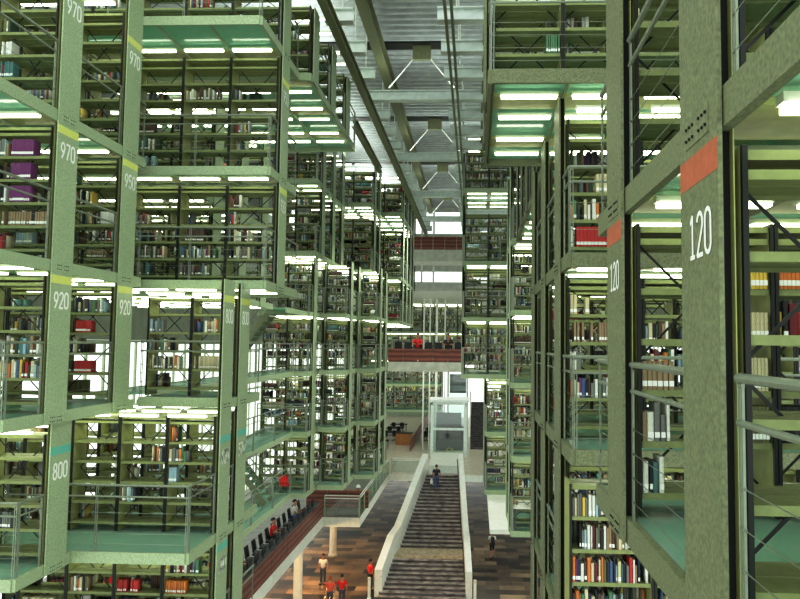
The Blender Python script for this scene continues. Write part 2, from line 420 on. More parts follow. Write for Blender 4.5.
for m in MODS:
    n = min(m['decks']); Z, Y0, Y1 = m['decks'][n]
    if m['k'] in ('FM', 'FMl', 'RCl', 'LL2', 'LL1'): continue
    for ri, yc in enumerate(m['rows']):
        for b in range(m['nb']):
            a = m['X'] + m['s'] * (0.085 + b * m['bay']); e = a + m['s'] * m['bay']
            for side in ((1,) if m['k'] == 'LBh' and ri == 0 else (-1, 1)): LAMPS.append((min(a, e) + 0.09, max(a, e) - 0.09, yc + side * 0.44, Z + EYE - 0.13, (m, n, ri, b), side))

# the long run of red volumes, the yellow and the striped series that stand out in the photograph
def series(cid_test, k, x0, x1, t, h, c, side=-1):
    case = [c_ for c_ in CASES if cid_test(c_)][0]
    zs = case['z'] + SHZ[k] + 0.014
    global BOOKS
    BOOKS = [b for b in BOOKS if not (b[7] == case['id'] and b[8] == k and b[1] > x0 - 0.01 and b[0] < x1 + 0.01)]
    n = int((x1 - x0) / t)
    for i in range(n):
        j = i if case['s'] > 0 else n - 1 - i
        BOOKS.append((x0 + i * t + 0.001, x0 + (i + 1) * t - 0.001, case['y'] - D2 + 0.02, case['y'] - D2 + 0.2, zs, zs + h, c, case['id'], k, 40 + j if False else j + 1, 1.0, 1))
CI = {n: i for i, (n, _) in enumerate(PAL)}
def case_at(k, n, r_, b): return lambda c: c['m']['k'] == k and c['n'] == n and c['r'] == r_ and c['b'] == b
series(case_at('RC', 1, 0, 0), 0, 1.36, 1.85, 0.049, 0.27, CI['red'])
series(case_at('RA', 0, 1, 0), 4, 1.9, 2.15, 0.03, 0.25, CI['yellow'])
series(case_at('RA', 0, 1, 1), 4, 2.22, 2.6, 0.03, 0.25, CI['orange'])
series(case_at('RA', 0, 1, 0), 3, 1.9, 2.15, 0.03, 0.2, CI['ivory'])
series(case_at('RA', 0, 1, 0), 2, 1.9, 2.15, 0.026, 0.24, CI['ivory'])
series(case_at('RA', 0, 1, 1), 1, 2.22, 2.7, 0.026, 0.26, CI['black'])
series(case_at('RA', 0, 1, 0), 1, 1.9, 2.15, 0.026, 0.26, CI['olive'])
series(case_at('LA', 1, 0, 0), 4, -7.4, -7.02, 0.03, 0.26, CI['purple'])
series(case_at('LA', 1, 0, 0), 3, -7.4, -7.05, 0.03, 0.26, CI['purple'])
series(case_at('LA', 1, 0, 0), 2, -7.4, -7.05, 0.03, 0.26, CI['purple'])
series(case_at('LA', 0, 1, 0), 3, -7.42, -7.12, 0.04, 0.22, CI['red'])
series(case_at('LA', 0, 1, 0), 1, -7.42, -7.1, 0.04, 0.22, CI['red'])

# ---------- bookcase geometry, local origin at the middle of its base
def case_parts(bay, H):
    h = bay / 2
    P = {'upright': [], 'shelf': [], 'cross_brace': []}
    for sx in (-1, 1):
        b = MB(); x = sx * (h - 0.016)
        b.box(x - 0.012, x + 0.012, -D2 + 0.03, D2 - 0.03, 0, H, 'panel')
        for sy in (-1, 1): b.box(x - 0.0125, x + 0.0125, sy * (D2 - 0.014) - 0.014, sy * (D2 - 0.014) + 0.014, 0, H, 'dark')
        P['upright'].append(b)
    for z in SHZ + [H - 0.03]:
        if z > H - 0.02 or (z > H - 0.1 and z != H - 0.03): continue
        b = MB()
        for sy in (-1, 1):
            y0, y1 = sorted((sy * 0.012, sy * (D2 - 0.035)))
            b.box(-h + 0.036, h - 0.036, y0, y1, z - 0.012, z + 0.008, 'shelf')
            yf = sy * (D2 - 0.03)
            b.box(-h + 0.036, h - 0.036, yf - 0.006, yf + 0.006, z - 0.034, z + 0.012, 'shelf')
        P['shelf'].append(b)
    b = MB()
    z0, z1 = SHZ[0] + 0.05, H - 0.1
    for q in range(2):
        za = z0 + (z1 - z0) * q / 2; zb = z0 + (z1 - z0) * (q + 1) / 2
        b.bar((-h + 0.05, -0.004, za), (h - 0.05, -0.004, zb), 0.008, 0.018, 'dark')
        b.bar((-h + 0.05, 0.006, zb), (h - 0.05, 0.006, za), 0.008, 0.018, 'dark')
    P['cross_brace'].append(b)
    return P
CACHE = {}
def case_meshes(bay, H):
    key = (round(bay, 3), round(H, 3))
    if key not in CACHE:
        P = case_parts(*key)
        one = MB()
        for lst in P.values():
            for b in lst:
                base = len(one.v); one.v += b.v
                for f, mi in zip(b.f, b.m): one.f.append(tuple(i + base for i in f)); one.m.append(one.mi(b.names[mi]))
        CACHE[key] = ({k: [b.mesh(k) for b in lst] for k, lst in P.items()}, one.mesh('bookcase'), one)
    return CACHE[key]

# ---------- bulk meshes built with numpy
BOXF = np.array([(0, 3, 2, 1), (4, 5, 6, 7), (0, 1, 5, 4), (1, 2, 6, 5), (2, 3, 7, 6), (3, 0, 4, 7)])
def boxes_mesh(name, B, mats, mi=None, cols=None):
    B = np.asarray(B, float); n = len(B)
    me = bpy.data.meshes.new(name)
    v = np.empty((n, 8, 3))
    X = [(0, 2, 4), (1, 2, 4), (1, 3, 4), (0, 3, 4), (0, 2, 5), (1, 2, 5), (1, 3, 5), (0, 3, 5)]
    for i, (a, b, c) in enumerate(X): v[:, i, 0] = B[:, a]; v[:, i, 1] = B[:, b]; v[:, i, 2] = B[:, c]
    f = (BOXF[None] + (np.arange(n) * 8)[:, None, None]).reshape(-1)
    me.vertices.add(n * 8); me.vertices.foreach_set('co', v.reshape(-1))
    me.loops.add(n * 24); me.loops.foreach_set('vertex_index', f)
    me.polygons.add(n * 6); me.polygons.foreach_set('loop_start', np.arange(n * 6) * 4)
    for q in mats: me.materials.append(M[q])
    if mi is not None: me.polygons.foreach_set('material_index', np.repeat(np.asarray(mi, np.int32), 6))
    me.update(calc_edges=True)
    if cols is not None:
        at = me.color_attributes.new('Col', 'FLOAT_COLOR', 'CORNER')
        c = np.ones((n, 24, 4), np.float32); c[:, :, :3] = np.asarray(cols)[:, None, :]
        at.data.foreach_set('color', c.reshape(-1))
    return me

PALLIN = np.array([srgb(*c) for _, c in PAL])
def book_boxes(lst):
    B, C = [], []
    for (x0, x1, yf, yb, z0, z1, c, cid, k, i, br, st) in lst:
        y0, y1 = min(yf, yb), max(yf, yb)
        B.append((x0, x1, y0, y1, z0, z1)); C.append(np.clip(PALLIN[c] * br, 0, 1))
        if st:
            sg = -1 if yf < yb else 1
            B.append((x0 + 0.001, x1 - 0.001, min(yf, yf + sg * 0.0015), max(yf, yf + sg * 0.0015), z0 + 0.02, z0 + 0.06)); C.append((0.78, 0.78, 0.72))
    return boxes_mesh('books', B, ['books'], cols=C)

def build_case(c, detail):
    m = c['m']; parts, whole, _ = case_meshes(m['bay'], c['H'])
    x = (c['x0'] + c['x1']) / 2
    nb = c.get('nbooks', 0)
    state = 'empty' if nb == 0 else 'sparsely filled' if nb < 25 else 'half-filled' if nb < 60 else 'well-filled'
    label = f"{state} steel bookcase, {ORD[c['b'] + 1]} from hall, {ORD[c['r'] + 1]} row, {TIER[c['n']]} tier, {m['ph']}"
    grp = 'double-sided steel bookcases'
    if not detail:
        o = link('bookcase', whole, None, (x, c['y'], c['z'])); tag(o, label, 'bookcase', grp, 'thing'); return
    t = thing('bookcase', label, 'bookcase', (x, c['y'], c['z']), grp, 'thing')
    for k, lst in parts.items():
        for me in lst: link(k, me, t)

# lamps --------------------------------------------------------------------
def lamp_mesh(L):
    key = ('lamp', round(L, 3))
    if key not in CACHE:
        h = MB(); h.box(-L / 2, L / 2, -0.04, 0.04, -0.005, 0.04, 'lamphouse')
        t = MB(); t.box(-L / 2 + 0.02, L / 2 - 0.02, -0.05, 0.05, -0.036, -0.006, 'lamp')
        CACHE[key] = (h.mesh('housing'), t.mesh('tube'))
    return CACHE[key]

# ---------- columns
def arc(cx, cy, rx, ry, a0, a1, n=14):
    return [(cx + rx * math.cos(R(a0 + (a1 - a0) * i / n)), cy + ry * math.sin(R(a0 + (a1 - a0) * i / n))) for i in range(n + 1)]
DIGITS = {
 '0': [arc(0, .25, .2, .22, 0, 180) + arc(0, -.25, .2, .22, 180, 360) + [(.2, .25)]],
 '1': [[(-.13, .33), (0.02, .47), (0.02, -.47)], [(-.13, -.47), (.17, -.47)]],
 '2': [arc(0, .25, .2, .22, 165, -20) + [(.12, .05), (-.2, -.47), (.21, -.47)]],
 '3': [arc(-.02, .24, .2, .23, 150, -90) + arc(-.02, -.23, .22, .24, 90, -150)],
 '5': [[(.19, .47), (-.16, .47), (-.18, .05)] + arc(0, -.18, .21, .29, 130, -150)],
 '6': [[(.1, .47), (-.12, .1)] + arc(0, -.2, .2, .27, 150, 510)],
 '7': [[(-.2, .47), (.2, .47), (-.08, -.47)]],
 '8': [arc(0, .25, .17, .22, -90, 270), arc(0, -.22, .2, .25, 90, 450)],
 '9': [[(-.1, -.47), (.12, -.1)] + arc(0, .2, .2, .27, -30, 330)],
}
def text_mesh(s, size, w=0.05):
    """upright digits drawn as flat strokes"""
    key = ('txt', s, size)
    if key in CACHE: return CACHE[key]
    b = MB()
    for k, ch in enumerate(s):
        ox = (k - (len(s) - 1) / 2) * 0.58
        for line in DIGITS[ch]:
            for (x0, y0), (x1, y1) in zip(line[:-1], line[1:]):
                dx, dy = x1 - x0, y1 - y0; L = math.hypot(dx, dy)
                if L < 1e-6: continue
                ux, uy = dx / L, dy / L; e = 0.018
                x0e, y0e, x1e, y1e = x0 - ux * e, y0 - uy * e, x1 + ux * e, y1 + uy * e
                nx, ny = -uy * w, ux * w
                b.hexa([((ox + X_) * size, Y_ * size, Z_) for Z_ in (0, 0.0015) for X_, Y_ in ((x0e - nx, y0e - ny), (x1e - nx, y1e - ny), (x1e + nx, y1e + ny), (x0e + nx, y0e + ny))], 'number')
    CACHE[key] = b.mesh('call_number')
    return CACHE[key]

def column(m, ri):
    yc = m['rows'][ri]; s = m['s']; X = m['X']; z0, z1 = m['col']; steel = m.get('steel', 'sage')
    nums = [(n, t) for (r_, n), t in m.get('num', {}).items() if r_ == ri]
    nums.sort(reverse=True)
    near = yc < 16
    if nums:
        seq = ' over '.join(t for _, t in nums)
        pos = 'nearer' if ri == 0 else 'farther'
        lab = f"{pos} wide sage steel column marked {seq}, end of a {m['ph'].split('-')[0]} row" if m['k'] != 'RA' else f"{pos} olive-shaded sage steel column lettered 120 under a rust-red band"
    else:
        lab = f"plain {'olive' if steel == 'olive' else 'sage'} steel column ending {ORD[ri + 1]} row, {m['ph']}"  # olive here is sage steel with dimmer light in its colour
    t = thing('steel_column', lab, 'column', W(X, yc, z0), 'steel columns at the row ends', 'thing')
    H = z1 - z0
    b = MB()
    hw = 0.28
    xo = -s * 0.03
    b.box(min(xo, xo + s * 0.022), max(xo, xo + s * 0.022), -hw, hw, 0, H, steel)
    b.obj('face_plate', t)
    w = MB(); w.box(min(s * -0.008, s * 0.05), max(s * -0.008, s * 0.05), -0.2, 0.2, 0, H, 'black_and_shade'); w.obj('web', t)  # web coloured near black, painting in the shadow of the gap
    if near:
        e = MB()
        e.box(min(s * 0.052, s * 0.058), max(s * 0.052, s * 0.058), -0.24, 0.24, 0, H, 'panel')
        e.obj('back_plate', t)
    for n, tx in nums:
        nz = m['nz'][n]
        zc = {('LA', 2): 5.42, ('LB', 2): 5.43}.get((m['k'], n), nz - 0.62 if m['k'] != 'LL1' else -2.1)
        if m['k'] == 'LL2': zc = {0: .5, -1: -2.15, -2: -4.15}[n]
        if m['k'] == 'LB' and n == 1: zc = 3.0
        band = m['band']
        if band == 'mix': band = 'limeband' if n == 0 else 'tealband'
        bb = MB(); bx = -s * 0.0315
        bh = 0.15 if m['k'] == 'RA' else 0.13
        zb = zc + 0.33
        bb.box(min(bx, bx + s * 0.0014), max(bx, bx + s * 0.0014), -hw, hw, zb - bh / 2 - z0, zb + bh / 2 - z0, band)
        o = bb.obj('color_band', t)
        me = text_mesh(tx, 0.215, 0.05) if m['k'] == 'RA' else text_mesh(tx, 0.26, 0.07)
        o = link('call_number', me, t, (-s * 0.033, -0.03 if m['k'] == 'RA' else 0, zc - z0))
        o.scale = (0.92, 1.0, 1)
        if s > 0: o.rotation_euler = Matrix(((0, 0, -1), (-1, 0, 0), (0, 1, 0))).to_euler()
        else: o.rotation_euler = Matrix(((0, 0, 1), (1, 0, 0), (0, 1, 0))).to_euler()
    if near:
        for n, (Z, Y0, Y1) in m['decks'].items():
            bo = MB(); xf = -s * 0.03
            bo.box(min(xf, xf - s * 0.006), max(xf, xf - s * 0.006), -0.17, 0.17, Z - 0.165 - z0, Z - 0.02 - z0, steel)
            for i in range(-3, 4):
                if i == 0: continue
                for k in (-0.04, 0.02): bo.tube((-s * 0.034, i * 0.048, Z + k - 0.085 - z0), (-s * 0.044, i * 0.048, Z + k - 0.085 - z0), 0.008, 'black_and_shade', 6)
            bo.obj('splice_plate', t)

# ---------- decks, beams, railings
def deck(m, n):
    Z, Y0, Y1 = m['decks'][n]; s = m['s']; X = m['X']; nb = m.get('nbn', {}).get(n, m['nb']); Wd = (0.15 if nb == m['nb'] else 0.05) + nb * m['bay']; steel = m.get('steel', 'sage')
    col = 'olive' if steel == 'olive' else 'sage'  # olive beams are sage steel, coloured darker for weaker light
    t = thing('glass_walkway', f"teal glass walkway deck with {col} edge beams, {TIER[n]} tier, {m['ph']}", 'walkway', W(X, Y0, Z), 'glass walkway decks between the rows', 'thing')
    xa, xb = sorted((s * 0.06, s * Wd))
    ys = [Y0] + [y for y in m['rows'] if Y0 < y < Y1] + [Y1]
    for a, b_ in zip(ys[:-1], ys[1:]):
        g = MB(); g.box(xa, xb, a - Y0 + 0.02, b_ - Y0 - 0.02, -0.04, 0.0, 'deck'); g.obj('glass_panel', t)
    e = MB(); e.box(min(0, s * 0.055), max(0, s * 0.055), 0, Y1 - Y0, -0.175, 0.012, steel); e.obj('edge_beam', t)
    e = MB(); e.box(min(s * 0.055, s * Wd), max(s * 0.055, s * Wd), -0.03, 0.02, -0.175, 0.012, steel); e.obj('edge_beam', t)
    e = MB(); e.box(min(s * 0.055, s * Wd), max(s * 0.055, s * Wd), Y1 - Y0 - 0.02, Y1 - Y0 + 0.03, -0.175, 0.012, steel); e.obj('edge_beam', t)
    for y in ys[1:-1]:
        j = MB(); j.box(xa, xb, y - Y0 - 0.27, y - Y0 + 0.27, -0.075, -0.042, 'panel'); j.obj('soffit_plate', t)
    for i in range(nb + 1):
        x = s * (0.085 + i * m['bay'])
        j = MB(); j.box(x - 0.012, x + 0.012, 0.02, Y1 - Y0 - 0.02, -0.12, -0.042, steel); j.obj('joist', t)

def railing(p, q, label, near, wires=4, posts=None):
    """tubular railing from p to q (deck level points, world)"""
    p = Vector(p); q = Vector(q); L = (q - p).length; d = (q - p) / L
    t = thing('railing', label, 'railing', p, 'tubular steel railings', 'thing')
    npst = posts or (2 if L < 2.4 else 2 + int((L - 0.6) / 1.8))
    H = 1.11
    one = MB()
    for i in range(npst):
        o = d * (0.03 + (L - 0.06) * i / (npst - 1))
        b = MB() if near else one
        if near:
            for k in (-0.016, 0.016):
                b.bar(o + d * k + Vector((0, 0, 0.01)), o + d * k + Vector((0, 0, H - 0.02)), 0.012, 0.012, 'rail')
            for z in (0.14, 0.31, 0.48, 0.65, H - 0.2, H - 0.03): b.bar(o - d * 0.022 + Vector((0, 0, z)), o + d * 0.022 + Vector((0, 0, z)), 0.016, 0.016, 'rail')
            b.obj('post', t)
        else: b.bar(o + Vector((0, 0, 0.01)), o + Vector((0, 0, H)), 0.05, 0.03, 'rail')
    for h, rr, nm in ((H, 0.022, 'top_rail'), (H - 0.19, 0.016, 'mid_rail')):
        b = MB() if near else one
        b.tube(d * 0.0 + Vector((0, 0, h)), d * L + Vector((0, 0, h)), rr, 'rail', 8)
        if near: b.obj(nm, t, smooth=False)
    for i in range(wires):
        b = MB() if near else one
        z = 0.14 + i * 0.17
        b.tube(d * 0.02 + Vector((0, 0, z)), d * (L - 0.02) + Vector((0, 0, z)), 0.003, 'wire', 5)
        if near: b.obj('wire', t)
    if not near: one.obj('rail_frame', t)

for m in MODS:
    s = m['s']
    if m['col']:
        for ri in range(len(m['rows'])): column(m, ri)
    for n in m['decks']:
        deck(m, n)
        Z, Y0, Y1 = m['decks'][n]
        near = Y0 < 16
        if m['k'] in ('FM', 'FMl', 'RCl'): continue
        Wd = 0.05 + m.get('nbn', {}).get(n, m['nb']) * m['bay']
        xs = m['X'] + s * 0.03
        rows = [y for y in m['rows'] if Y0 < y < Y1]
        # front edge
        if not (m['k'] in ('LBh', 'RC2', 'Ub', 'Uc')) and not (m['k'] == 'LA' and n > 0) and not (m['k'] == 'RA'):
            wf = min(Wd, 3.2)
            railing(W(xs, Y0 + 0.02, Z), W(m['X'] + s * wf, Y0 + 0.02, Z), f"tubular railing across front edge, {TIER[n]} tier, {m['ph']}", near)
        ya = Y0
        for i, y in enumerate(rows + [None]):
            yb = (y - 0.3) if y is not None else Y1
            if yb - ya > 0.3:
                railing(W(xs, ya + 0.03, Z), W(xs, yb - 0.02, Z), f"tubular railing along hall edge, {'before' if y is not None else 'after'} {ORD[(i + 1) if y is not None else i]} row, {TIER[n]} tier, {m['ph']}", near)
            if y is not None: ya = y + 0.3

# ------------------------------------------------------------------ link walkways and the inner steel stair
def link_deck(x0, x1, y0, y1, z, label):
    t = thing('glass_walkway', label, 'walkway', W(x1, y0, z), 'glass walkway decks between the rows', 'thing')
    g = MB(); g.box(x0 - x1, -0.06, 0.02, y1 - y0, -0.04, 0, 'deck'); g.obj('glass_panel', t)
    for a, b in ((x0 - x1 - .03, x0 - x1 + .02), (-0.055, 0)):
        e = MB(); e.box(a, b, 0, y1 - y0, -0.175, 0.012, 'sage'); e.obj('edge_beam', t)
for z, tn in ((-5.94, 'low'), (-3.54, 'lower'), (-1.14, 'eye-level')):
    link_deck(-8.5, -7.2, 15.5, 27.7, z, f"long narrow glass walkway linking two stacks, {tn} tier, before bright windows")
    railing(W(-7.22, 15.6, z), W(-7.22, 27.7, z), f"long railing of the narrow linking walkway, {tn} tier", False, 4, 6)

def steel_stair(xa, za, xb, zb, y, label):
    t = thing('steel_staircase', label, 'staircase', W(xa, y, za), None, 'thing')
    for yy, nm in ((0, 'stringer'), (0.85, 'stringer')):
        b = MB(); b.bar((0, yy, 0), (xb - xa, yy, zb - za), 0.05, 0.2, 'olive'); b.obj(nm, t)
        h = MB(); h.tube((0, yy, 0.95), (xb - xa, yy, zb - za + 0.95), 0.022, 'rail')
        for i in range(4): h.tube(((xb - xa) * i / 3, yy, (zb - za) * i / 3 + 0.1), ((xb - xa) * i / 3, yy, (zb - za) * i / 3 + 0.95), 0.014, 'rail', 6)
        h.obj('handrail', t)
    for i in range(1, 12):
        f = i / 12
        b = MB(); b.box((xb - xa) * f - 0.12, (xb - xa) * f + 0.12, 0.03, 0.82, (zb - za) * f - 0.015, (zb - za) * f + 0.015, 'deck'); b.obj('tread', t)
steel_stair(-9.4, -1.14, -7.6, 1.2, 25.6, 'open steel stair climbing between tiers beside the stair-side stack')
steel_stair(-7.6, -5.9, -9.4, -3.6, 25.6, 'lower open steel stair beneath the bright side windows')
link_deck(-7.5, -6.7, 24.6, 27.7, 1.26, 'small glass landing at the head of the open steel stair')

# ------------------------------------------------------------------ room shell
b = MB(); b.box(-17.3, 17.3, -6, 92, -0.3, 0, 'floor'); struct('floor', b, 'dark mottled stone ground floor of the hall')
# mezzanine floors
b = MB(); b.box(-16.9, -8.2, 14, 38.3, -0.55, 0, 'mezzfloor'); b.box(-8.2, -8.15, 14, 38.3, -0.56, 0.002, 'white')
struct('floor_mezzanine', b, 'gray stone mezzanine floor with white edge behind brown parapet', loc=W(0, 0, -9.35), cat='floor')
b = MB(); b.box(-14.5, -6.15, 38.31, 51.5, -0.55, -0.04, 'white'); b.box(-14.5, -6.17, 38.33, 51.5, -0.04, 0.0, 'mezzfloor')
struct('floor_balcony', b, 'projecting balcony floor with white fascia', loc=W(0, 0, -9.35), cat='floor')
b = MB(); b.box(-14.5, 14.5, 51.5, 92, -0.5, -0.03, 'white'); b.box(-14.5, 14.5, 51.5, 92, -0.03, 0.0, 'palefloor')
struct('floor_upper', b, 'pale stone floor at the head of the staircase', loc=W(0, 0, -9.4), cat='floor')
b = MB(); b.box(0.55, 9, 24.2, 34, -0.34, -0.19, 'white'); struct('floor_right', b, 'white slab beneath the corner-reading stack', loc=W(0, 0, -6.04), cat='floor')
# ceiling: corrugated panels with dark joints
b = MB()
y = -6.0
ys = [16] + [8 * k for k in range(3, 7)] + [54]
for a, c in zip(ys[:-1], ys[1:]):
    yy = a + 0.3
    while yy < c - 0.3:
        e = min(yy + 0.4, c - 0.25)
        w = e - yy
        for f0, f1, z0, z1 in ((0, .35, 0, 0), (.35, .5, 0, .09), (.5, .85, .09, .09), (.85, 1, .09, 0)):
            p0, p1 = yy + w * f0, yy + w * f1
            b.face([(-17.3, p0, z0), (17.3, p0, z0), (17.3, p1, z1), (-17.3, p1, z1)], 'ceil')
        yy = e
    b.box(-17.3, 17.3, a - 0.28, a + 0.3, 0.0, 0.3, 'dark')
b.box(-17.3, 17.3, 15.8, 56, 0.32, 0.5, 'ceil')
struct('ceiling', b, 'corrugated gray metal ceiling with dark joints', loc=W(0, 0, 10.5))
b = MB(); b.box(-17.3, 17.3, 55, 92, 0, 0.3, 'concrete'); struct('ceiling_far', b, 'low concrete roof over the hall end', loc=W(0, 0, 4.2), cat='ceiling')

def sbeam(name, p, q, w, h, m, label):
    """I-beam, p and q rel. eye"""
    p = Vector(W(*p)); q = Vector(W(*q)); d = q - p; b = MB()
    o = Vector((0, 0, 0)); up = Vector((0, 0, 1))
    b.bar(o + up * (h / 2 - 0.02), d + up * (h / 2 - 0.02), w, 0.035, m)
    b.bar(o - up * (h / 2 - 0.02), d - up * (h / 2 - 0.02), w, 0.035, m)
    b.bar(o, d, w * 0.25, h - 0.07, m)
    struct(name, b, label, loc=p, cat='beam')
sbeam('ceiling_beam', (-3.68, 8, 8.2), (-3.68, 52, 8.2), 0.2, 0.3, 'olivebeam', 'long main roof beam above the stepped stacks')
sbeam('ceiling_beam', (-4.55, 25.5, 8.2), (-4.55, 32.5, 8.2), 0.2, 0.28, 'olivebeam', 'short roof beam over the second-stepped stack')
sbeam('ceiling_beam', (-3.35, 8, 10.05), (-3.35, 52, 10.05), 0.34, 0.5, 'olivebeam', 'broad olive roof beam just beneath corrugated ceiling')
for i, x in enumerate((-0.8, -0.64)):
    sbeam('ceiling_beam', (x, 8, 8.25), (x, 52, 8.25), 0.07, 0.14, 'olivebeam', ('outer' if i else 'inner') + ' rail of the double ceiling track')
sbeam('ceiling_beam', (0.22, 8, 8.75), (0.22, 34, 8.75), 0.12, 0.2, 'olivebeam', 'roof beam carrying the overhead-empty stack')
yb = 11.85; i = 0
while yb < 52:
    full = abs((yb - 23.75) / 7.92 - round((yb - 23.75) / 7.92)) < 0.1
    k = ORD[i + 1]
    if full:
        sbeam('ceiling_beam', (-4.0, yb, 8.6), (6, yb, 8.6), 0.3, 0.36, 'beam', f'{k} pale cross beam, spanning the whole hall')
    else:
        sbeam('ceiling_beam', (-4.0, yb, 8.6), (-3.25, yb, 8.6), 0.3, 0.36, 'beam', f'{k} pale stub beam over the stepped-stack side')
        sbeam('ceiling_beam', (-1.05, yb, 8.6), (5, yb, 8.6), 0.3, 0.36, 'beam', f'{k} pale stub beam under the double ceiling track')
        h = MB(); h.tube((0, 0, 0), (0, 0, 1.75), 0.022, 'white'); struct('trim_hanger', h, f'thin white hanger rod over the {k} stub beam, stepped-stack side', loc=W(-3.55, yb, 8.78), cat='hanger')
        h = MB(); h.tube((0, 0, 0), (0, 0, 1.75), 0.022, 'white'); struct('trim_hanger', h, f'thin white hanger rod over the {k} stub beam, track side', loc=W(-0.55, yb, 8.78), cat='hanger')
    yb += 1.98; i += 1
for i, yy in enumerate((24, 32, 40, 48)):
    t = thing('roof_bracket', f'{ORD[i + 1]} olive roof bracket with diagonal white tie rods', 'bracket', W(-1.95, yy, 10.5), 'roof brackets along the ceiling', 'thing')
    b = MB(); b.box(-0.32, 0.32, -0.06, 0.06, -0.5, 0.0, 'olivebeam'); b.obj('plate', t)
    for sx in (-1, 1):
        r_ = MB(); r_.tube((sx * 0.3, 0, -0.46), (sx * 1.15, 0, -1.5), 0.025, 'white'); r_.obj('tie_rod', t)

# side glazing
def glazing(name, x, y0, y1, z0, z1, dy, dz, lab):
    b = MB(); s = 1 if x > 0 else -1
    y = y0
    while y <= y1 + 0.01:
        b.box(x - 0.06, x + 0.06, y - 0.05, y + 0.05, z0, z1, 'sage'); y += dy
    z = z0
    while z <= z1 + 0.01:
        b.box(x - 0.05, x + 0.05, y0, y1, z - 0.05, z + 0.05, 'sage'); z += dz
    o = struct(name, b, lab, loc=W(0, 0, 0), cat='wall')
    p = MB(); p.face([(x, y0, z0), (x, y1, z0), (x, y1, z1), (x, y0, z1)], 'pane')
    struct(name.replace('wall', 'window'), p, 'tall frosted ' + lab.split(' ', 1)[1], loc=W(0, 0, 0), cat='window')
M['wall'] = mat('gray_green_wall', srgb(150, 160, 140), 0.7, 0, 0.12, 2)
glazing('wall_left', -17.0, 0, 92, -14, 0.0, 1.5, 3.5, 'gridded glazing along the stepped-stack side')
glazing('wall_right', 17.0, 0, 92, -14, 0.0, 1.5, 3.5, 'gridded glazing along the red-volume side')
for nm, x, lab in (('wall_left_upper', -17.0, 'solid gray-green upper wall on the stepped-stack side'), ('wall_right_upper', 17.0, 'solid gray-green upper wall on the red-volume side')):
    b = MB(); b.box(x - 0.1, x + 0.1, 0, 92, 0.06, 10.5, 'wall'); struct(nm, b, lab, loc=W(0, 0, 0), cat='wall')
# end wall above the second bridge
b = MB()
for z0, z1 in ((10.15, 10.5), (9.62, 9.82), (5.55, 8.45), (4.1, 4.75)): b.box(-14, 14, 53, 53.2, z0, z1, 'concrete')
for xa, xb in ((-14, -4.6), (1, 14)): b.box(xa, xb, 53, 53.2, 4.1, 10.5, 'concrete')
for x in (-4.1, -3.2): b.box(x - 0.07, x + 0.07, 52.9, 53, 4.75, 10.2, 'beam')
struct('wall_far', b, 'concrete end wall between two bright window bands', loc=W(0, 0, 0))
p = MB()
p.face([(-4.6, 53.1, 8.45), (1, 53.1, 8.45), (1, 53.1, 10.15), (-4.6, 53.1, 10.15)], 'pane')
struct('window_3', p, 'bright clerestory window band at the hall end', loc=W(0, 0, 0))
p = MB(); p.face([(-4.6, 53.1, 4.75), (1, 53.1, 4.75), (1, 53.1, 5.55), (-4.6, 53.1, 5.55)], 'pane')
struct('window_4', p, 'narrow bright window strip beneath the upper bridge', loc=W(0, 0, 0))
b = MB(); b.box(-17, -4.4, 91.7, 91.9, -9.4, 4.2, 'wall'); b.box(3.4, 17, 91.7, 91.9, -9.4, 4.2, 'wall'); b.box(-4.4, 3.4, 91.7, 91.9, -2.6, 4.2, 'wall')
struct('wall_far_end', b, 'dim gray-green wall beyond the hall-end stack', loc=W(0, 0, 0), cat='wall')
p = MB(); p.face([(-4.4, 91.8, -9.4), (3.4, 91.8, -9.4), (3.4, 91.8, -2.6), (-4.4, 91.8, -2.6)], 'pane')
struct('window_5', p, 'small bright glazed doorway far beyond the glass vestibule', loc=W(0, 0, 0))

# ------------------------------------------------------------------ bridges with brown parapets
def bridge(x0, x1, y, ztop, zbrown, zslab, label):
    t = thing('study_bridge', label, 'bridge', W(x0, y, zslab), None, 'thing')
    L = x1 - x0
    b = MB(); b.box(0, L, 0, 2.6, 0, zbrown - zslab, 'concrete'); b.obj('slab', t)
    n = 5
    for i in range(n):
        b = MB(); b.box(L * i / n + 0.012, L * (i + 1) / n - 0.012, 0.02, 0.07, zbrown - zslab + 0.003, ztop - zslab, 'brownpanel'); b.obj('parapet_panel', t)
    b = MB(); b.box(0.0, L, 0.08, 0.55, ztop - zslab - 0.12, ztop - zslab - 0.08, 'wood'); b.obj('desk_top', t)
bridge(-4.55, -0.62, 36.6, -0.24, -0.92, -1.42, 'lower study bridge with red-brown parapet crossing the hall')
bridge(-4.6, -0.5, 48.0, 7.45, 6.55, 5.75, 'upper study bridge with red-brown parapet below clerestory window')

# brown parapet along the mezzanine
t = thing('study_parapet', 'long brown wooden parapet along the mezzanine edge above white fascia', 'parapet', W(-8.15, 19, -9.35), None, 'thing')
for i in range(8):
    y0 = i * 2.41
    b = MB(); b.box(-0.06, 0.0, y0 + 0.015, y0 + 2.395, 0.003, 0.86, 'brownpanel'); b.obj('parapet_panel', t)
b = MB(); b.box(-0.62, -0.08, 0, 19.28, 0.7, 0.74, 'gray'); b.obj('desk_top', t)
for i in range(9):
    b = MB(); b.box(-0.6, -0.56, i * 2.4 + 0.02, i * 2.4 + 0.07, 0.003, 0.7, 'dark'); b.obj('desk_leg', t)
# cross partition with papers behind the balcony
t = thing('study_partition', 'dark brown partition across the mezzanine behind the balcony', 'partition', W(-9.6, 40.4, -9.35), None, 'thing')
for i in range(3):
    b = MB(); b.box(i * 1.2 + 0.01, i * 1.2 + 1.19, 0, 0.06, 0.003, 0.95, 'brownpanel'); b.obj('parapet_panel', t)
b = MB(); b.box(0, 3.6, 0.07, 0.6, 0.86, 0.9, 'wood'); b.obj('desk_top', t)
